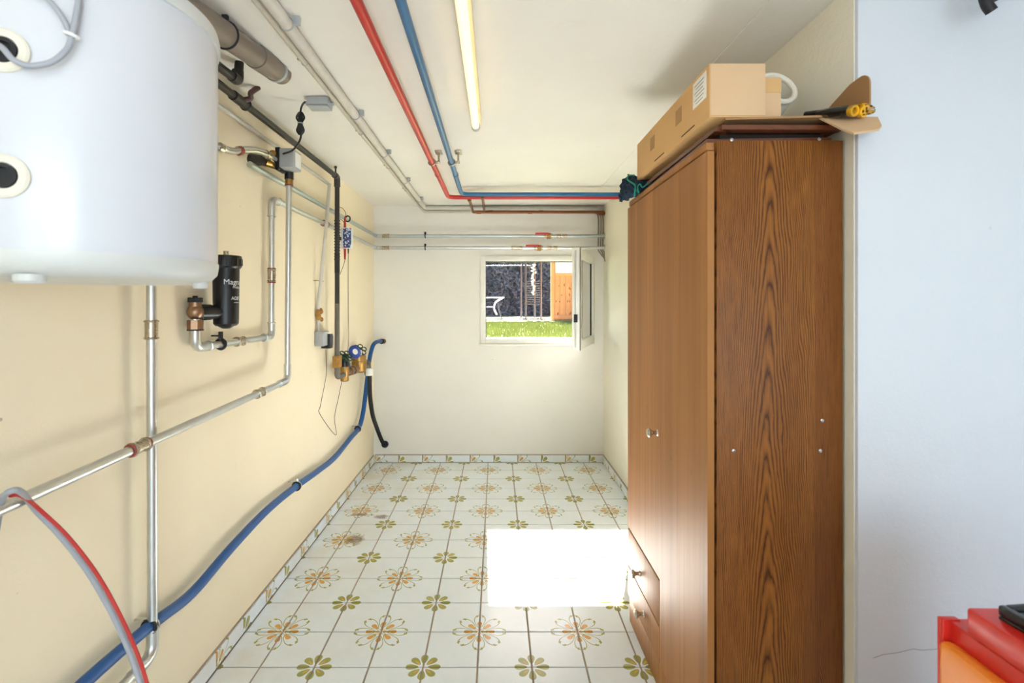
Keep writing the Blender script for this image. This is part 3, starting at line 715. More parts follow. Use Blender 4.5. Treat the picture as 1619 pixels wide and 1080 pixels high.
for t, z in ((up, zu), (lp, zl)):
    bm = B(); tube(bm, fillet([(xw, yw-.05, z), (xw, yw, z), (xw+.05, yw, z)], .03), .0158, 14); part('elbow', bm, 'galv_dull', t)
    bm = B(); cyl(bm, (xw+.05, yw, z), (xw+.10, yw, z), .0165); part('press_coupling', bm, 'nickel', t)
    bm = B(); torus(bm, (xw+.105, yw, z), (1, 0, 0), .0155, .0026); part('red_ring', bm, 'red_ring', t)
    bm = B(); torus(bm, (-.592, yw, z), (1, 0, 0), .0155, .0045); box(bm, (-.600, yw-.006, z+.012), (-.584, yw+.006, z+.034), .002); tube(bm, [(-.592, yw, z), (-.592, YB, z)], .004, 8); part('clamp', bm, 'rubber', t, 'black rubber lined clamp')
    bm = B(); cyl(bm, (XR-.010, yw, z), (XR-.001, yw, z), .024); part('wall_rosette', bm, 'conduit_thin', t)
for t, z, px, open_ in ((up, zu, 865, 0), (lp, zl, 850, 1)):
    x = (px-VX)/FPX*yw
    v = part('ball_valve', cyl(B(), (x-.03, yw, z), (x+.045, yw, z), .018), 'nickel', t, 'brass ball valve')
    bm = B(); cyl(bm, (x-.005, yw, z), (x+.03, yw, z), .024, seg=6); part('valve_body', bm, 'brass', v)
    bm = B(); box(bm, (x-.10, yw-.045, z+.008), (x+.01, yw-.028, z+.022), .004); cyl(bm, (x+.006, yw-.045, z+.006), (x+.006, yw, z+.006), .006, seg=10); part('lever', bm, 'red_cable', v, 'red lever handle')
    for dx in (.075, .125): 
        bm = B(); cyl(bm, (x+dx, yw, z), (x+dx+.04, yw, z), .0162); part('press_coupling', bm, 'nickel', t)
bm = B(); cyl(bm, ((808-VX)/FPX*yw, yw, zl), ((826-VX)/FPX*yw, yw, zl), .0165); part('press_coupling', bm, 'nickel', lp)
press_ring((xw, 2.95, zl+.002), (0, 1, 0), lp); press_ring((xw, yv, H+.125), (0, 0, 1), lp)
press_ring((xw, 1.97, zb_), (0, 1, 0), lp, red=False)
for pts in ([(xw, yf, H-.085), (xw, yf, zb_), (xw, yf+.075, zb_)], [(xw, yv-.075, zb_), (xw, yv, zb_), (xw, yv, H-.085)], [(xw, yv, zl-.075), (xw, yv, zl+.004), (xw, yv+.075, zl+.004)]):
    bm = B(); tube(bm, fillet(pts, .045), .0155, 16); torus(bm, pts[0], Vector(pts[1])-Vector(pts[0]), .0155, .003); torus(bm, pts[2], Vector(pts[1])-Vector(pts[2]), .0155, .003); part('elbow', bm, 'galv', lp)
bm = B(); torus(bm, (xw, 1.835, zb_), (0, 1, 0), .018, .005); cyl(bm, (xw, 1.835, zb_+.015), (xw, 1.835, zb_+.045), .008, seg=10); tube(bm, [(xw, 1.835, zb_+.03), (XL, 1.835, zb_+.03)], .003, 8); part('clamp', bm, 'rubber', lp, 'black rubber lined clamp')
# pipe dropping from the mixing valve and running towards the viewer
xm = XL+.078
dp = thing('heating_pipe', (xm, 2.3, H-.35), 'galvanised pipe from the grey actuator bending to slope across the cream wall', 'pipe')
pts = [at(457, 283, 2.30), (xm+.012, 2.285, H-.347), (xm, .80, H-.402)]
bm = B(); tube(bm, fillet(pts, .05), .0130, 16); part('pipe', bm, 'galv', dp)
bm = B(); tube(bm, fillet([Vector(pts[1])+Vector((0, 0, .075)), pts[1], Vector(pts[1])+Vector((0, -.09, -.003))], .05), .0158, 16); part('elbow', bm, 'galv', dp)
dv_ = (Vector(pts[2])-Vector(pts[1])).normalized()
for yq in (2.02, 1.345):
    s = (2.285-yq)/abs(dv_.y); p = Vector(pts[1])+dv_*s
    press_ring(p, dv_, dp, red=(yq < 1.5))
bm = B(); cyl(bm, at(457, 283, 2.30), at(457, 292, 2.30), .0175); part('union_nut', bm, 'brass', dp)
bm = B(); torus(bm, at(457, 293, 2.30), (0, 0, 1), .0155, .003); part('red_ring', bm, 'red_ring', dp)
# riser below the tank
rp = thing('heating_pipe', (XL+.045, 1.455, .3), 'upright galvanised pipe coming down from the white tank', 'pipe')
bm = B(); tube(bm, fillet([(-.93, 1.10, H+.16), (XL+.045, 1.45, H+.16), (XL+.045, 1.455, .325), (XL+.045, .9, .325)], .05), .0132, 16); part('pipe', bm, 'galv', rp)
press_ring((XL+.045, 1.45, H-.075), (0, 0, 1), rp, red=False)
bm = B(); tube(bm, fillet([(XL+.045, 1.455, .41), (XL+.045, 1.455, .325), (XL+.045, 1.37, .325)], .05), .016, 16); torus(bm, (XL+.045, 1.455, .40), (0, 0, 1), .016, .003); part('elbow', bm, 'galv', rp)

# ------------------------------------------------------------------ magnetic filter
fc = Vector((-.962, 1.80, H-.075))
mf = thing('magnetic_filter', fc, 'black cylindrical magnetic filter with white lettering', 'filter')
bm = B(); lathe(bm, [(.034, -.004), (.0405, .004), (.0415, .02), (.0435, .215)], fc, seg=40); part('body', bm, 'black', mf)
bm = B(); lathe(bm, [(.046, .200), (.0505, .206), (.0515, .238), (.0495, .2445), (.012, .246)], fc, seg=40); part('cap', bm, 'black', mf)
for q in range(18):
    a = q*2*PI/18; bm = B(); p = fc+Vector((math.cos(a)*.0513, math.sin(a)*.0513, .222)); box(bm, p-Vector((.002, .002, .012)), p+Vector((.002, .002, .012)), .001); part('grip_rib', bm, 'black', mf)
bm = B(); cyl(bm, fc+Vector((0, 0, .245)), fc+Vector((0, 0, .262)), .009); part('air_vent', bm, 'nickel', mf)
bm = B(); lathe(bm, [(.012, -.014), (.026, -.006), (.030, 0)], fc, seg=24); part('drain_plug', bm, 'black', mf)
bm = B(); cyl(bm, (xw, yf+.02, H-.030), (fc.x, fc.y, H-.030), .024, seg=12); cyl(bm, (xw, yf+.05, H-.030), (xw+.003, yf+.075, H-.030), .028, seg=12); part('inlet_coupling', bm, 'black', mf)
def wrap_text(txt, size, zc, a0, parent, name='lettering'):
    cu = bpy.data.curves.new('t', 'FONT'); cu.body = txt; cu.size = size; cu.resolution_u = 3
    to = bpy.data.objects.new('t', cu); COL.objects.link(to)
    dg = bpy.context.evaluated_depsgraph_get(); me = bpy.data.meshes.new_from_object(to.evaluated_get(dg))
    bpy.data.objects.remove(to); bm = bmesh.new(); bm.from_mesh(me); bpy.data.meshes.remove(me)
    bmesh.ops.subdivide_edges(bm, edges=[e for e in bm.edges if e.calc_length() > .006], cuts=2)
    bmesh.ops.triangulate(bm, faces=bm.faces)
    for v in bm.verts:
        z = zc+v.co.y; R = .0415+(z-fc.z-.02)*.0103+.0006; a = a0+v.co.x/R
        v.co = Vector((fc.x+math.cos(a)*R, fc.y+math.sin(a)*R, z))
    part(name, bm, 'print', parent, 'white lettering', smooth=False)
A0 = math.atan2(-fc.y, -fc.x)     # towards the viewer
wrap_text('MagnaClean', .027, fc.z+.142, A0-.20, mf)
wrap_text('Professional', .012, fc.z+.128, A0+.50, mf)
wrap_text('ADEY', .017, fc.z+.088, A0+.38, mf); wrap_text('www.adey.com', .006, fc.z+.077, A0+.60, mf)
av = thing('angle_valve', (xw, yf, H-.05), 'bronze angle valve with a black cap beside the filter', 'valve')
bm = B(); ball(bm, (xw, yf, H-.028), .026, (1, 1, 1.05), 20); cyl(bm, (xw, yf, H-.028), (xw, yf+.04, H-.030), .019); cyl(bm, (xw, yf, H-.028), (xw, yf, H+.004), .019); part('body', bm, 'bronze', av)
bm = B(); cyl(bm, (xw, yf, H-.085), (xw, yf, H-.055), .025, seg=8); part('union_nut', bm, 'bronze', av)
bm = B(); cyl(bm, (xw, yf, H-.090), (xw, yf, H-.085), .025); part('washer', bm, 'rubber', av)
bm = B(); cyl(bm, (xw, yf, H+.004), (xw, yf, H+.020), .023, seg=10); box(bm, (xw-.006, yf-.006, H+.02), (xw+.006, yf+.006, H+.026), .001); part('cap', bm, 'black', av)

# ------------------------------------------------------------------ mixing valve with actuator
mv = thing('mixing_valve', at(445, 255, 2.25), 'brass mixing valve with a grey motor box on the cream wall', 'valve')
bm = B(); c0 = at(460, 254, 2.26); box(bm, c0+Vector((-.032, -.05, -.042)), c0+Vector((.030, .045, .042)), .005); act = part('motor_box', bm, 'grey_plastic', mv, 'grey motor housing')
bm = B(); box(bm, c0+Vector((.0295, -.03, -.034)), c0+Vector((.034, .03, .030)), .003); part('label', bm, 'white_plastic', act, 'pale sticker')
bm = B(); box(bm, c0+Vector((-.052, -.045, -.052)), c0+Vector((-.032, .03, .048)), .003); part('bracket', bm, 'black', mv)
bm = B(); cyl(bm, at(418, 254, 2.20), at(446, 262, 2.27), .024); cyl(bm, at(430, 243, 2.2), at(442, 256, 2.27), .018); part('body', bm, 'brass', mv)
bm = B(); kc, kd = at(415, 254, 2.19), (at(383, 252, 2.10)-at(415, 254, 2.19)); cyl(bm, kc, kc+kd*.75, .021, .028, 10); cyl(bm, kc+kd*.75, kc+kd, .028, .020, 10); part('dark_cap', bm, 'iron', mv, 'dark faceted knob')
bm = B(); tube(bm, fillet([at(440, 261, 2.27), at(457, 270, 2.30), at(457, 284, 2.30)], .02), .020, 14); part('outlet_elbow', bm, 'black', mv)
fx = thing('flexible_connector', at(345, 232, 1.8), 'bright bent metal pipe between the white tank and the valve', 'pipe')
pts = spline([(-.92, 1.12, H+.50), (-.97, 1.40, H+.53), at(326, 222, 1.74), at(348, 233, 1.79), at(368, 239, 1.88), at(384, 237, 1.95), at(405, 238, 2.04), at(424, 245, 2.14), at(434, 252, 2.2)])
bm = B(); tube(bm, pts, .0135, 16); part('pipe', bm, 'chrome', fx)
for p0, p1, mt in ((at(346, 232, 1.785), at(352, 235, 1.80), 'nickel'), (at(376, 239, 1.92), at(381, 238, 1.94), 'red_ring'), (at(420, 243, 2.12), at(426, 247, 2.15), 'nickel')):
    bm = B(); cyl(bm, p0, p1, .0168); part('union_nut', bm, mt, fx)

# ------------------------------------------------------------------ water meter group
wm = thing('water_meter', (-.975, 3.6, H-.42), 'brass water meter with an open blue lid', 'water meter')
mc = onL(568, 574, .075)
bm = B(); lathe(bm, [(.030, -.065), (.046, -.055), (.050, -.01), (.052, .0), (.052, .012), (.047, .016), (.047, .048), (.043, .052)], mc, seg=28); part('body', bm, 'brass', wm)
bm = B(); cyl(bm, mc+Vector((0, -.14, -.035)), mc+Vector((0, .13, -.035)), .018); part('connection', bm, 'bronze', wm)
bm = B(); lc = onL(560, 557, .085); lathe(bm, [(.045, 0), (.046, .008), (.040, .012)], lc, (.75, -.62, .35), 28); part('lid', bm, 'blue_lid', wm, 'open blue lid')
bm = B(); lathe(bm, [(.02, .0122), (.02, .0135)], lc, (.75, -.62, .35), 20); part('lid_label', bm, 'paper', wm)
bm = B(); cyl(bm, onL(569, 562, .075), onL(569, 555, .08), .014); part('dial_collar', bm, 'white_plastic', wm)
def star_wheel(c, axis, parent, R=.032):
    axis = Vector(axis).normalized(); e1 = axis.orthogonal().normalized(); e2 = axis.cross(e1); bm = B(); c = Vector(c)
    for q in range(6):
        a = q*PI/3; torus(bm, c+(e1*math.cos(a)+e2*math.sin(a))*R*.68, axis, R*.32, .0038, 14, 6)
    cyl(bm, c-axis*.008, c+axis*.008, .012, seg=12); part('hand_wheel', bm, 'dark_green', parent)
rv = thing('pressure_reducer', (-.975, 3.25, H-.42), 'brass pressure reducer with green and black cap below the iron pipe', 'valve')
pc = onL(545, 588, .075)
bm = B(); lathe(bm, [(.020, -.06), (.026, -.055), (.024, -.02), (.028, -.01), (.028, .035)], pc, seg=24); part('body', bm, 'brass', rv)
bm = B(); lathe(bm, [(.034, .035), (.034, .05), (.026, .085)], pc, seg=24); part('black_cap', bm, 'black', rv)
bm = B(); lathe(bm, [(.026, .085), (.026, .105), (.020, .112)], pc, seg=24); part('green_cap', bm, 'green', rv)
bm = B(); tube(bm, fillet([(IX, IY, H-.38), (IX, IY, H-.445), pc+Vector((0, 0, -.015))], .03), .0165, 14); part('inlet_elbow', bm, 'iron_grey', rv)
bm = B(); cyl(bm, pc+Vector((0, 0, -.01)), mc+Vector((0, -.1, -.035)), .017); cyl(bm, pc+Vector((0, .10, -.01)), pc+Vector((0, .135, -.012)), .030, seg=8); cyl(bm, pc+Vector((.0, .17, -.012)), pc+Vector((.0, .20, -.014)), .032, seg=8); part('stop_valve', bm, 'bronze', rv)
star_wheel(onL(547, 563, .10), (.55, -.5, .8), rv, .045)
bm = B(); cyl(bm, pc+Vector((0, .06, .0)), onL(547, 563, .10), .006, seg=8); part('spindle', bm, 'bronze', rv)
ov = thing('outlet_valve', (-.97, 3.85, H-.4), 'dark valve with a green wheel between meter and hoses', 'valve')
oc = onL(582, 582, .075)
bm = B(); cyl(bm, mc+Vector((0, .12, -.035)), oc, .020); cyl(bm, oc+Vector((0, -.03, .05)), oc+Vector((0, .0, -.05)), .026, seg=10); part('body', bm, 'iron_grey', ov)
star_wheel(onL(569, 553, .06), (.5, -.6, .7), ov, .050)
bm = B(); cyl(bm, onL(569, 553, .06), oc+Vector((0, -.03, .04)), .009, seg=10); part('spindle', bm, 'iron', ov)
cw = onL(584, 588, .112); bm = B(); cyl(bm, cw+Vector((0, 0, .024)), cw+Vector((0, 0, -.026)), .027); part('white_collar', bm, 'white_plastic', ov, 'white plastic collar')

# ------------------------------------------------------------------ hoses
hz = .425
bh = thing('blue_hose', (-.99, 2.5, hz), 'blue hose clamped along the cream wall down towards the floor', 'hose')
pts = [(-.955, YB+.004, H-.318), (-.968, YB-.06, H-.312), (-.985, 4.05, H-.33), (-.992, 3.95, H-.44), (-.994, 3.88, H-.60), (-.994, 3.78, H-.80), (-.994, 3.66, H-.895), (-.994, 3.45, H-.915), (-.994, 3.1, H-.945), (-.994, 2.8, H-.93), (-.994, 2.52, H-.908), (-.994, 2.2, H-.895), (-.994, 1.9, H-.915), (-.994, 1.65, H-.945), (-.994, 1.45, H-.925), (-.994, 1.2, H-.915), (-.994, .9, H-.93)]
bm = B(); tube(bm, spline(pts, 8), .0165, 16); part('hose', bm, 'blue_hose', bh)
for yq, zq in ((3.63, H-.899), (2.52, H-.908), (1.455, H-.926)):
    bm = B(); torus(bm, (-.994, yq-.008, zq), (0, 1, 0), .0185, .0055); part('clamp', bm, 'rubber', bh, 'black rubber lined clamp')
    bm = B(); torus(bm, (-.994, yq+.004, zq), (0, 1, 0), .0205, .003); cyl(bm, (-.994, yq, zq+.018), (-.994, yq, zq+.036), .006, seg=8); tube(bm, [(-.994, yq-.002, zq+.022), (XL, yq-.01, zq+.022)], .0035, 8); part('clamp_bolt', bm, 'chrome', bh)
bm = B(); cyl(bm, (-.957, YB-.03, H-.316), (-.950, YB+.002, H-.318), .021); part('end_fitting', bm, 'copper', bh)
bm = B(); torus(bm, (-.962, YB-.035, H-.316), (0.15, 1, 0), .017, .006); part('rubber_collar', bm, 'rubber', bh)
kh = thing('black_hose', (-.97, 4.0, H-.6), 'black hose curving down from the meter to the end wall', 'hose')
p0 = onL(583, 592, .088)
pts = [p0+Vector((.006, 0, .0)), onL(585, 625, .085), onL(589, 655, .08), (-.963, 4.06, H-.99), (-.950, 4.17, H-1.12), (-.940, YB-.028, H-1.178)]
bm = B(); tube(bm, spline(pts, 8), .0165, 14); part('hose', bm, 'rubber', kh)
bm = B(); lathe(bm, [(.022, 0), (.03, .006), (.026, .03)], (-.938, YB+.001, H-1.185), (0, -1, .25), 16); part('wall_fitting', bm, 'rubber', kh)

# ------------------------------------------------------------------ cables on the end wall
M['corner_cable'] = plain('dusty_cable', (150, 140, 122), .6, 0, .15)
for q in range(4):
    bm = B(); x = (946+q*3.6-VX)/FPX*4.22; yy = 4.225-.006*(q % 2)
    e_ = Vector((XR-.002, 4.20-.004*q, H+.372-.008*q))
    tube(bm, spline([(x-.07+.02*q, 4.238, H+.765), (x-.02, 4.23, H+.755), (x, yy, H+.72), (x+.002, yy, H+.6), (x, yy, H+.46), (x+.012, yy-.005, H+.425), e_]), .0058, 8)
    solo('wall_cable', bm, 'corner_cable', ('leftmost', 'second from left', 'third from left', 'rightmost')[q]+' of four grey cables hanging down the far right corner', 'cable', 'grey cables in the corner')
bm = B(); box(bm, (XR-.05, 4.18, ZC-.085), (XR-.001, 4.245, ZC-.065), .004); solo('cable_bracket', bm, 'copper', 'small rusty bracket where the corner cables turn down', 'bracket')

# ================================================================== WHITE TANK
C = Vector((-.783, .944, 0)); R = .231; zb0, zt0 = H+.040, H+.540
tk = thing('buffer_tank', (C.x, C.y, zb0), 'white round buffer tank mounted high on the cream wall', 'tank')
o_ = Vector((C.x, C.y, 0))
bm = B(); lathe(bm, [(R-.002, zb0+.03), (R, zb0+.04), (R, zt0-.035), (R-.002, zt0-.02)], o_, seg=96); part('jacket', bm, 'tank', tk)
bm = B(); lathe(bm, [(R-.10, zb0), (R-.03, zb0+.001), (R-.012, zb0+.006), (R-.001, zb0+.018), (R+.0015, zb0+.034), (R+.0015, zb0+.040), (R-.004, zb0+.040)], o_, seg=96); part('bottom_cap', bm, 'tank_cap', tk)
bm = B(); lathe(bm, [(R-.004, zt0-.024), (R+.004, zt0-.024), (R+.0045, zt0-.012), (R+.001, zt0+.004), (R-.02, zt0+.022), (R-.06, zt0+.03), (.01, zt0+.034)], o_, seg=96); part('top_cap', bm, 'tank_cap', tk)
for a, s in ((-100, .018), (-66, .020), (22, .014)):
    bm = B(); a = math.radians(a); p = o_+Vector((math.cos(a)*(R-.03), math.sin(a)*(R-.03), 0)); lathe(bm, [(s*.8, zb0-.010), (s, zb0-.006), (s, zb0+.004)], p, seg=20); part('foot_pad', bm, 'tank_cap', tk)
nrm = Vector((.329, -.945, 0)).normalized()
for zq, ins in ((H+.363, 'port'), (H+.183, 'port')):
    p = o_+nrm*(R-.004)+Vector((0, 0, zq))
    fl = part('port_flange', lathe(B(), [(.012, 0), (.0315, .0), (.0315, .0065), (.028, .009), (.019, .009), (.018, .002)], p, nrm, 32), 'canvas', tk, 'off-white port ring')
    bm = B(); lathe(bm, [(.010, .002), (.0175, .002), (.0175, .010), (.012, .010), (.0118, .004)], p, nrm, 24); part('threaded_socket', bm, 'rubber', fl, 'black threaded socket')
bm = B(); box(bm, (XL, C.y-.12, zt0-.12), (C.x-.18, C.y+.12, zt0-.07), .004); part('wall_bracket', bm, 'galv', tk)
# grey sensor cable looped against the tank
def tk_pt(px, py, off):
    d_ = Vector(((px-VX)/FPX, 1.0)); ln = d_.length; d_ = d_/ln; cc = Vector((C.x, C.y)); bq = cc.dot(d_); rr = R+off
    disc = max(0, bq*bq-cc.dot(cc)+rr*rr); t = bq-math.sqrt(disc); Y = d_.y*t; return at(px, py, Y)
bm = B(); tube(bm, spline([tk_pt(-14, 66, .01), tk_pt(4, 76, .018), tk_pt(22, 95, .022), tk_pt(48, 104, .02), tk_pt(82, 98, .02), tk_pt(106, 78, .02), tk_pt(114, 55, .018), tk_pt(120, 30, .014), tk_pt(124, 0, .012), tk_pt(126, -40, .01)], 8), .0042, 10)
tube(bm, spline([tk_pt(124, 0, .006), tk_pt(117, 40, .010), tk_pt(112, 56, .012), tk_pt(104, 38, .012), tk_pt(92, 18, .012), tk_pt(70, -6, .012), tk_pt(40, -22, .012)], 8), .0038, 10)
sc_ = solo('sensor_cable', bm, 'grey_cable', 'grey cable looped in front of the white tank', 'cable')
bm = B(); torus(bm, tk_pt(113, 56, .016), (.3, 0, 1), .008, .0025); part('cable_tie', bm, 'white_plastic', sc_)

# grey and red flat cable over the sloping pipe
g_pts = [at(-6, 840, 1.02), at(2, 795, .97), at(12, 779, .94), at(30, 776, .95), at(44, 790, 1.0), at(58, 808, 1.04), at(98, 850, 1.06), at(142, 908, 1.07), at(180, 975, 1.07), at(208, 1038, 1.06), at(226, 1092, 1.05)]
bm = B(); tube(bm, spline(g_pts, 8), .0058, 12); solo('grey_cable', bm, 'grey_cable', 'grey cable hung over the sloping pipe and down to the floor', 'cable')
r_pts = [at(16, 784, .965), at(30, 783, .965), at(46, 792, 1.0), at(64, 807, 1.03), at(107, 848, 1.05), at(152, 906, 1.058), at(190, 973, 1.058), at(218, 1036, 1.05), at(236, 1092, 1.04)]
bm = B(); tube(bm, spline(r_pts, 8), .0037, 10); solo('red_cable', bm, 'red_cable', 'thin red cable running beside the grey one', 'cable')

# ================================================================== WARDROBE
wx0, wx1, wy0, wy1, wh = .557, .911, 1.330, 2.150, 1.765
wd_ = thing('wardrobe', ((wx0+wx1)/2, (wy0+wy1)/2, 0), 'tall brown oak-look wardrobe with doors and two drawers', 'wardrobe')
bm = B(); box(bm, (wx0+.022, wy0, 0), (wx1, wy0+.018, wh), .0015); side = part('side_panel', bm, 'oak_side', wd_, 'oak-grained end panel')
bm = B(); box(bm, (wx0+.022, wy1-.018, 0), (wx1-.015, wy1, wh), .0015); part('side_panel', bm, 'wood_dark', wd_)
bm = B(); box(bm, (wx0+.002, wy0+.018, wh-.020), (wx1-.02, wy1-.0182, wh), .0015); part('top_panel', bm, 'oak_front', wd_)
bm = B(); box(bm, (wx1-.022, wy0+.018, .02), (wx1-.016, wy1-.018, wh-.02)); part('back_panel', bm, 'wood_dark', wd_)
bm = B(); box(bm, (wx0+.024, wy0+.018, .10), (wx1-.022, wy1-.018, .118)); part('bottom_panel', bm, 'wood_dark', wd_)
bm = B(); box(bm, (wx0+.004, wy0+.018, 0), (wx0+.022, wy1-.018, .100), .001); part('plinth', bm, 'oak_front', wd_)
ym = 1.727
d1 = part('door', prism(B(), [(wx0, wy0+.006, .104), (wx0, ym, .104), (wx0, ym, .394), (wx0, wy1-.003, .394), (wx0, wy1-.003, wh-.026), (wx0, wy0+.006, wh-.026)], (.018, 0, 0)), 'oak_front', wd_)
def knob(y, z, parent):
    bm = B(); lathe(bm, [(.0115, 0), (.008, .003), (.0065, .014), (.009, .020), (.0155, .025), (.0160, .030), (.0115, .035), (.003, .036)], (wx0, y, z), (-1, 0, 0), 24); part('knob', bm, 'chrome', parent, 'round brass-toned knob')
knob(1.752, .889, d1)
for za_, zb2, kz, ky in ((.231, .386, .288, 1.963), (.106, .227, .161, 1.915)):
    dr = part('drawer', box(B(), (wx0, ym+.006, za_), (wx0+.018, wy1-.003, zb2), .0025), 'oak_front', wd_); knob(ky, kz, dr)
bm = B(); box(bm, (wx0+.0185, wy0+.019, .10), (wx0+.0215, wy1-.019, wh-.022)); part('door_gap_strip', bm, 'dark_slot', wd_, 'dark strip coloured as the shadow in the gap behind the doors')  # solid dark sheet; its colour stands in for the shade in the door gaps
for px, py in ((1157, 221), (1295, 220), (1160, 713), (1297, 713), (1300, 665)):
    p = at(px, py, wy0); bm = B(); lathe(bm, [(.0045, 0), (.0045, .001), (.002, .0015), (.0018, .0006)], p, (0, -1, 0), 12); part('screw', bm, 'screw', wd_)

# ------------------------------------------------------------------ things on the wardrobe
bz = H+.487
bm = B(); prism(bm, [(.565, 1.36, wh+.001), (.89, 1.345, wh+.001), (.895, 2.0, wh+.001), (.575, 2.02, wh+.001)], (0, 0, .012)); solo('wooden_board', bm, 'wood_dark', 'dark wooden board lying flat on the wardrobe top', 'board')
pfm = thing('picture_frame', (.74, 1.5, wh+.03), 'thin dark wooden frame on the board over the wardrobe', 'frame')
for poly in ([(.585, 1.315, wh+.024), (.905, 1.318, wh+.024), (.905, 1.345, wh+.024), (.62, 1.345, wh+.024)], [(.575, 1.33, wh+.024), (.615, 1.33, wh+.024), (.62, 1.95, wh+.024), (.575, 1.95, wh+.024)], [(.87, 1.34, wh+.024), (.90, 1.34, wh+.024), (.90, 1.95, wh+.024), (.87, 1.95, wh+.024)]):
    bm = B(); prism(bm, poly, (0, 0, .012)); part('frame_bar', bm, 'wood_dark', pfm)
bm = B(); box(bm, (.60, 1.36, wh+.0135), (.88, 1.93, wh+.026), .001); part('backing', bm, 'dark_slot', pfm)
# flattened carton under the boxes
fcn = thing('flattened_carton', (.78, 1.5, bz-.01), 'opened flat cardboard carton with round flaps under the boxes', 'carton')
bm = B(); prism(bm, [(.60, 1.325, bz-.006), (.90, 1.30, bz-.006), (.905, 1.95, bz-.006), (.60, 1.95, bz-.006)], (0, 0, .005)); part('sheet', bm, 'card_brown', fcn)
fl_ = [at(1292, 187, 1.325), at(1388, 188, 1.26), at(1394, 201, 1.215), at(1389, 207, 1.20), at(1350, 213, 1.19), at(1330, 206, 1.23)]
bm = B(); prism(bm, fl_, (0, 0, .005)); part('flap', bm, 'card_light', fcn, 'pale rounded flap hanging over the front')
fp = []
FX = .911
for (yy, zz) in ((1.54, bz-.002), (1.305, H+.565)): fp.append(Vector((FX, yy, zz)))
for q in range(9):
    a = PI*.5*(1-q/8); fp.append(Vector((FX, 1.266-math.cos(a)*.030, H+.538+math.sin(a)*.030)))
fp.append(Vector((FX, 1.236, bz-.012)))
bm = B(); prism(bm, fp, (.004, 0, 0)); part('flap', bm, 'card_brown', fcn, 'brown flap with a round corner standing upright')
# long carton
cb = thing('cardboard_box', (.63, 1.66, bz), 'long tan cardboard carton with a white address label', 'box')
x0, x1, y0, y1, z0_, z1_ = .556, .702, 1.322, 2.0, bz, bz+.141
bm = B(); box(bm, (x0, y0, z0_), (x1, y1, z1_), .002); part('carton', bm, 'card', cb)
bm = B(); box(bm, (x0+.002, y0-.002, z0_+.004), (x1, y0+.0005, z1_-.002), .0008); part('end_flap', bm, 'card_light', cb, 'pale closed end')
bm = B(); box(bm, (x0-.001, 1.34, z0_+.060), (x0+.0005, 1.43, z1_-.010), .0002); lab = part('address_label', bm, 'paper', cb, 'white address label')
for q in range(6):
    bm = B(); zz = z1_-.022-q*.010; box(bm, (x0-.0014, 1.352+.004*(q % 3), zz-.0018), (x0-.0009, 1.418-.01*(q % 2), zz)); part('print_line', bm, 'ink', lab)
for ya_ in (1.52, 1.78):
    bm = B(); box(bm, (x0-.0006, ya_, z0_+.062), (x0+.0005, ya_+.05, z0_+.108)); part('printed_mark', bm, 'card_print', cb)
for ya_ in (1.42, 1.68):
    bm = B(); box(bm, (x0-.0006, ya_, z0_+.012), (x0+.001, ya_+.10, z0_+.0155)); part('slot', bm, 'dark_slot', cb)
sb = thing('cardboard_box', (.735, 1.45, bz), 'small tan cardboard box squeezed behind the long carton', 'box')
bm = B(); box(bm, (.7045, 1.345, bz), (.757, 1.405, bz+.115), .002); part('carton', bm, 'card_light', sb)
bm = B(); box(bm, (.7050, 1.3435, bz+.074), (.7565, 1.3455, bz+.112), .0005); part('flap', bm, 'card', sb)
bk = thing('canvas_basket', (.78, 1.64, bz+.06), 'off-white canvas basket lying on its side', 'basket')
ax = Vector((.12, -1, .45)).normalized(); bc = at(1229, 140, 1.47)
bm = B(); lathe(bm, [(.050, .0), (.056, -.02), (.062, -.10), (.058, -.16), (.01, -.165), (.05, -.155), (.055, -.10), (.048, -.02), (.046, 0)], bc, ax, 32, caps=False); part('bag', bm, 'canvas', bk)
bm = B(); torus(bm, bc, ax, .052, .0080, 32, 10); part('rolled_rim', bm, 'canvas', bk)
bm = B(); prism(bm, [(.762, 1.45, bz), (.835, 1.45, bz), (.835, 1.45, bz+.022), (.815, 1.45, bz+.034), (.762, 1.45, bz+.02)], (0, .12, 0)); solo('dark_pouch', bm, 'navy', 'small dark pouch tucked under the canvas basket', 'pouch')
tl = thing('tool_pair', (.88, 1.25, bz), 'black tool handles with yellow ends in clear film', 'tool')
for q, dx in enumerate((-.018, .016)):
    e0 = at(1352+15*q, 175+1*q, 1.245+.006*q); e1 = e0+Vector((-.045, .125, .036))
    bm = B(); cyl(bm, e0+(e1-e0)*.05, e1, .0120, .009, 18); hd = part('handle', bm, 'black', tl)
    bm = B(); lathe(bm, [(.0085, .004), (.0085, 0), (.0140, 0), (.0148, .003), (.0135, .013)], e0, e1-e0, 22); part('yellow_end', bm, 'yellow', hd, 'yellow end ring')
    bm = B(); lathe(bm, [(.0086, .004), (.002, .006)], e0, e1-e0, 18); part('socket', bm, 'black', hd)
bm = B(); e0 = at(1361, 176, 1.232); e1 = e0+Vector((-.032, .09, .026))
rings = [];
for q in range(7):
    s = q/6; c_ = e0+(e1-e0)*s+Vector((0, -.012*(1-s), 0)); rings.append([bm.verts.new(c_+Vector((math.cos(a*PI/8)*(.027-.004*s)*(1+.06*math.sin(a*3+q)), 0, math.sin(a*PI/8)*(.015)*(1+.08*math.cos(a*5+q*2))))) for a in range(16)])
for r0, r1 in zip(rings, rings[1:]):
    for j in range(16): bm.faces.new((r0[j], r0[(j+1) % 16], r1[(j+1) % 16], r1[j]))
part('plastic_film', bm, 'film', tl, 'clear crinkled film')
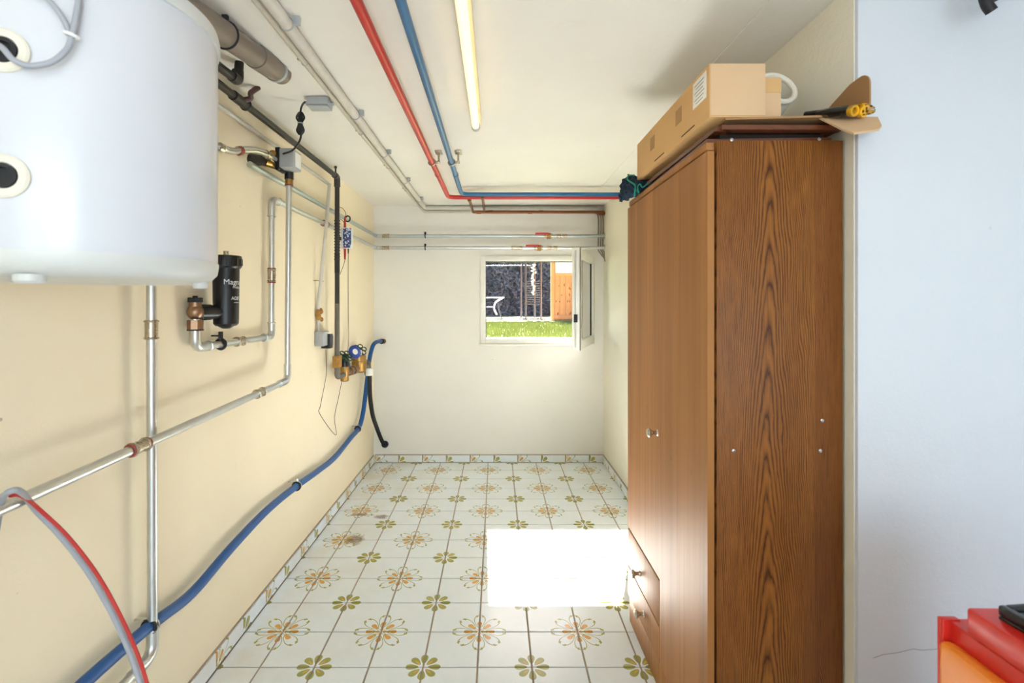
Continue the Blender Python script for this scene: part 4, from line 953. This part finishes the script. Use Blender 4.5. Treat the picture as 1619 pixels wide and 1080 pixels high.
# cloth
cl = thing('navy_cloth', (.57, 2.1, wh), 'crumpled navy cloth with teal trim hanging off the far wardrobe corner', 'cloth')
ctl = [[at(*p) for p in row] for row in (
    ((985, 286, 2.11), (981, 297, 2.10), (979, 308, 2.10), (979, 318, 2.09)),
    ((993, 277, 2.09), (990, 291, 2.06), (988, 305, 2.03), (988, 317, 2.05)),
    ((1003, 278, 2.07), (1001, 289, 2.00), (1004, 302, 1.995), (1002, 312, 2.02)),
    ((1017, 282, 2.03), (1015, 290, 1.98), (1018, 297, 1.965), (1016, 303, 1.975)),
    ((1036, 281, 1.95), (1034, 285, 1.91), (1036, 288, 1.895), (1034, 291, 1.90)))]
rows = [spline(r_, 6) for r_ in ctl]
cols = [spline([r_[j] for r_ in rows], 7) for j in range(len(rows[0]))]
bm = B(); g = []
for j, c_ in enumerate(cols):
    row = []
    for i, p in enumerate(c_):
        w_ = .0055*math.sin(i*.9+j*.55)+.0035*math.sin(i*1.7-j*.9)
        row.append(bm.verts.new(p+Vector((-w_, -w_*.8, w_*.35))))
    g.append(row)
for j in range(len(g)-1):
    for i in range(len(g[0])-1): bm.faces.new((g[j][i], g[j][i+1], g[j+1][i+1], g[j+1][i]))
cm = part('fabric', bm, 'navy', cl)
sm = cm.modifiers.new('thick', 'SOLIDIFY'); sm.thickness = .004
cor = [at(1003, 277, 2.05), at(994, 278, 2.04), at(992, 284, 2.02), at(999, 289, 1.99), at(1004, 293, 1.98), at(1004, 302, 1.98), at(1003, 311, 2.0)]
bm = B(); tube(bm, spline(cor), .0032, 8); tube(bm, spline([at(1006, 300, 1.97), at(1010, 305, 1.965), at(1008, 296, 1.96), at(1012, 291, 1.955), at(1016, 296, 1.945), at(1024, 291, 1.92), at(1031, 289, 1.90)]), .0026, 8); part('trim', bm, 'teal', cl, 'teal edging')
bm = B()
for p, r_, s_ in ((at(992, 298, 2.13), .026, (.8, .8, 1.0)), (at(1003, 290, 2.09), .024, (1, 1, .8)), (at(1017, 293, 2.03), .018, (1, 1.4, .7))): ball(bm, p, r_, s_, 14)
for v in bm.verts: v.co += Vector((math.sin(v.co.z*160+v.co.y*90), math.sin(v.co.x*170+v.co.z*60), math.sin(v.co.y*150)))*.0035
part('fold', bm, 'navy', cl)

# ================================================================== RED TOOL CART
CM = Matrix.Translation(at(1481, 973, .86)) @ Matrix.Rotation(math.radians(-1), 4, 'Z')
ctl_ = at(1481, 973, .86)
tc = thing('tool_cart', (ctl_.x, ctl_.y, 0), 'red tool cart with orange drawers and a black tray on top', 'tool cart')
zc_ = ctl_.z
def cbox(lo, hi, bev=.004):
    bm = B(); box(bm, lo, hi, bev, CM); return bm
part('body', cbox((.012, -.62, -zc_+.08), (.40, -.003, -.002), .004), 'cart_red', tc)
part('corner_post', cbox((0, -.012, -zc_+.06), (.03, .0, 0), .002), 'cart_red', tc)
for q in range(4):
    zt_ = -.030-q*.155
    dr = part('drawer', cbox((-.012, -.58, zt_-.145), (.014, -.014, zt_), .010), 'cart_orange', tc, 'orange drawer front')
    part('handle', cbox((-.026, -.36, zt_-.062), (-.010, -.06, zt_-.048), .004), 'chrome', dr)
part('upper_tray', cbox((.004, -.66, .002), (.40, -.050, .045), .005), 'cart_red', tc, 'red upper tray')
for lx in (.05, .35):
    for ly in (-.06, -.56):
        p = CM @ Vector((lx, ly, 0)); bm = B(); cyl(bm, (p.x-.015, p.y, .04), (p.x+.015, p.y, .04), .04, seg=20); part('castor', bm, 'rubber', tc)
CM = CM @ Matrix.Rotation(math.radians(7), 4, 'Z')
tr = thing('plastic_tray', CM @ Vector((.2, -.3, .045)), 'black plastic tray lying on the red tool cart', 'tray')
for lo, hi in (((.012, -.55, .0455), (.34, -.085, .052)), ((.012, -.55, .052), (.024, -.085, .068)), ((.328, -.55, .052), (.34, -.085, .068)), ((.024, -.097, .052), (.328, -.085, .068)), ((.024, -.55, .052), (.328, -.538, .068))):
    part('floor' if lo[2] < .05 else 'rim', cbox(lo, hi, .003), 'tray', tr)
part('inlay', cbox((.026, -.536, .0522), (.326, -.099, .064), .003), 'tray', tr)

# black handle hanging in the top right corner
bh_ = thing('hanging_tool', at(1562, 8, 1.15), 'black rubber grip hanging at the top right of the white wall', 'tool')
p = at(1562, 8, 1.2)
bm = B(); tube(bm, spline([at(1568, 18, 1.2), at(1560, 6, 1.2), at(1556, -14, 1.2), at(1560, -50, 1.22)], 6), .012, 14, radii=None); part('grip', bm, 'rubber', bh_)
bm = B(); tube(bm, spline([at(1560, 4, 1.205), at(1580, -6, 1.21), at(1610, -14, 1.22)], 6), .008, 10); part('arm', bm, 'rubber', bh_)
bm = B(); tube(bm, [at(1560, -50, 1.22), at(1560, -55, YP-.012)], .005, 8); part('hook', bm, 'galv', bh_)

wfr = bpy.data.objects['wall_front_right']
bm = B(); tube(bm, [at(x_, y_, YP-.012) for x_, y_ in ((1380, 1041), (1396, 1035), (1420, 1032), (1444, 1026), (1456, 1028), (1476, 1027), (1500, 1022))], .0007, 5); part('hairline_crack', bm, 'ink', wfr)
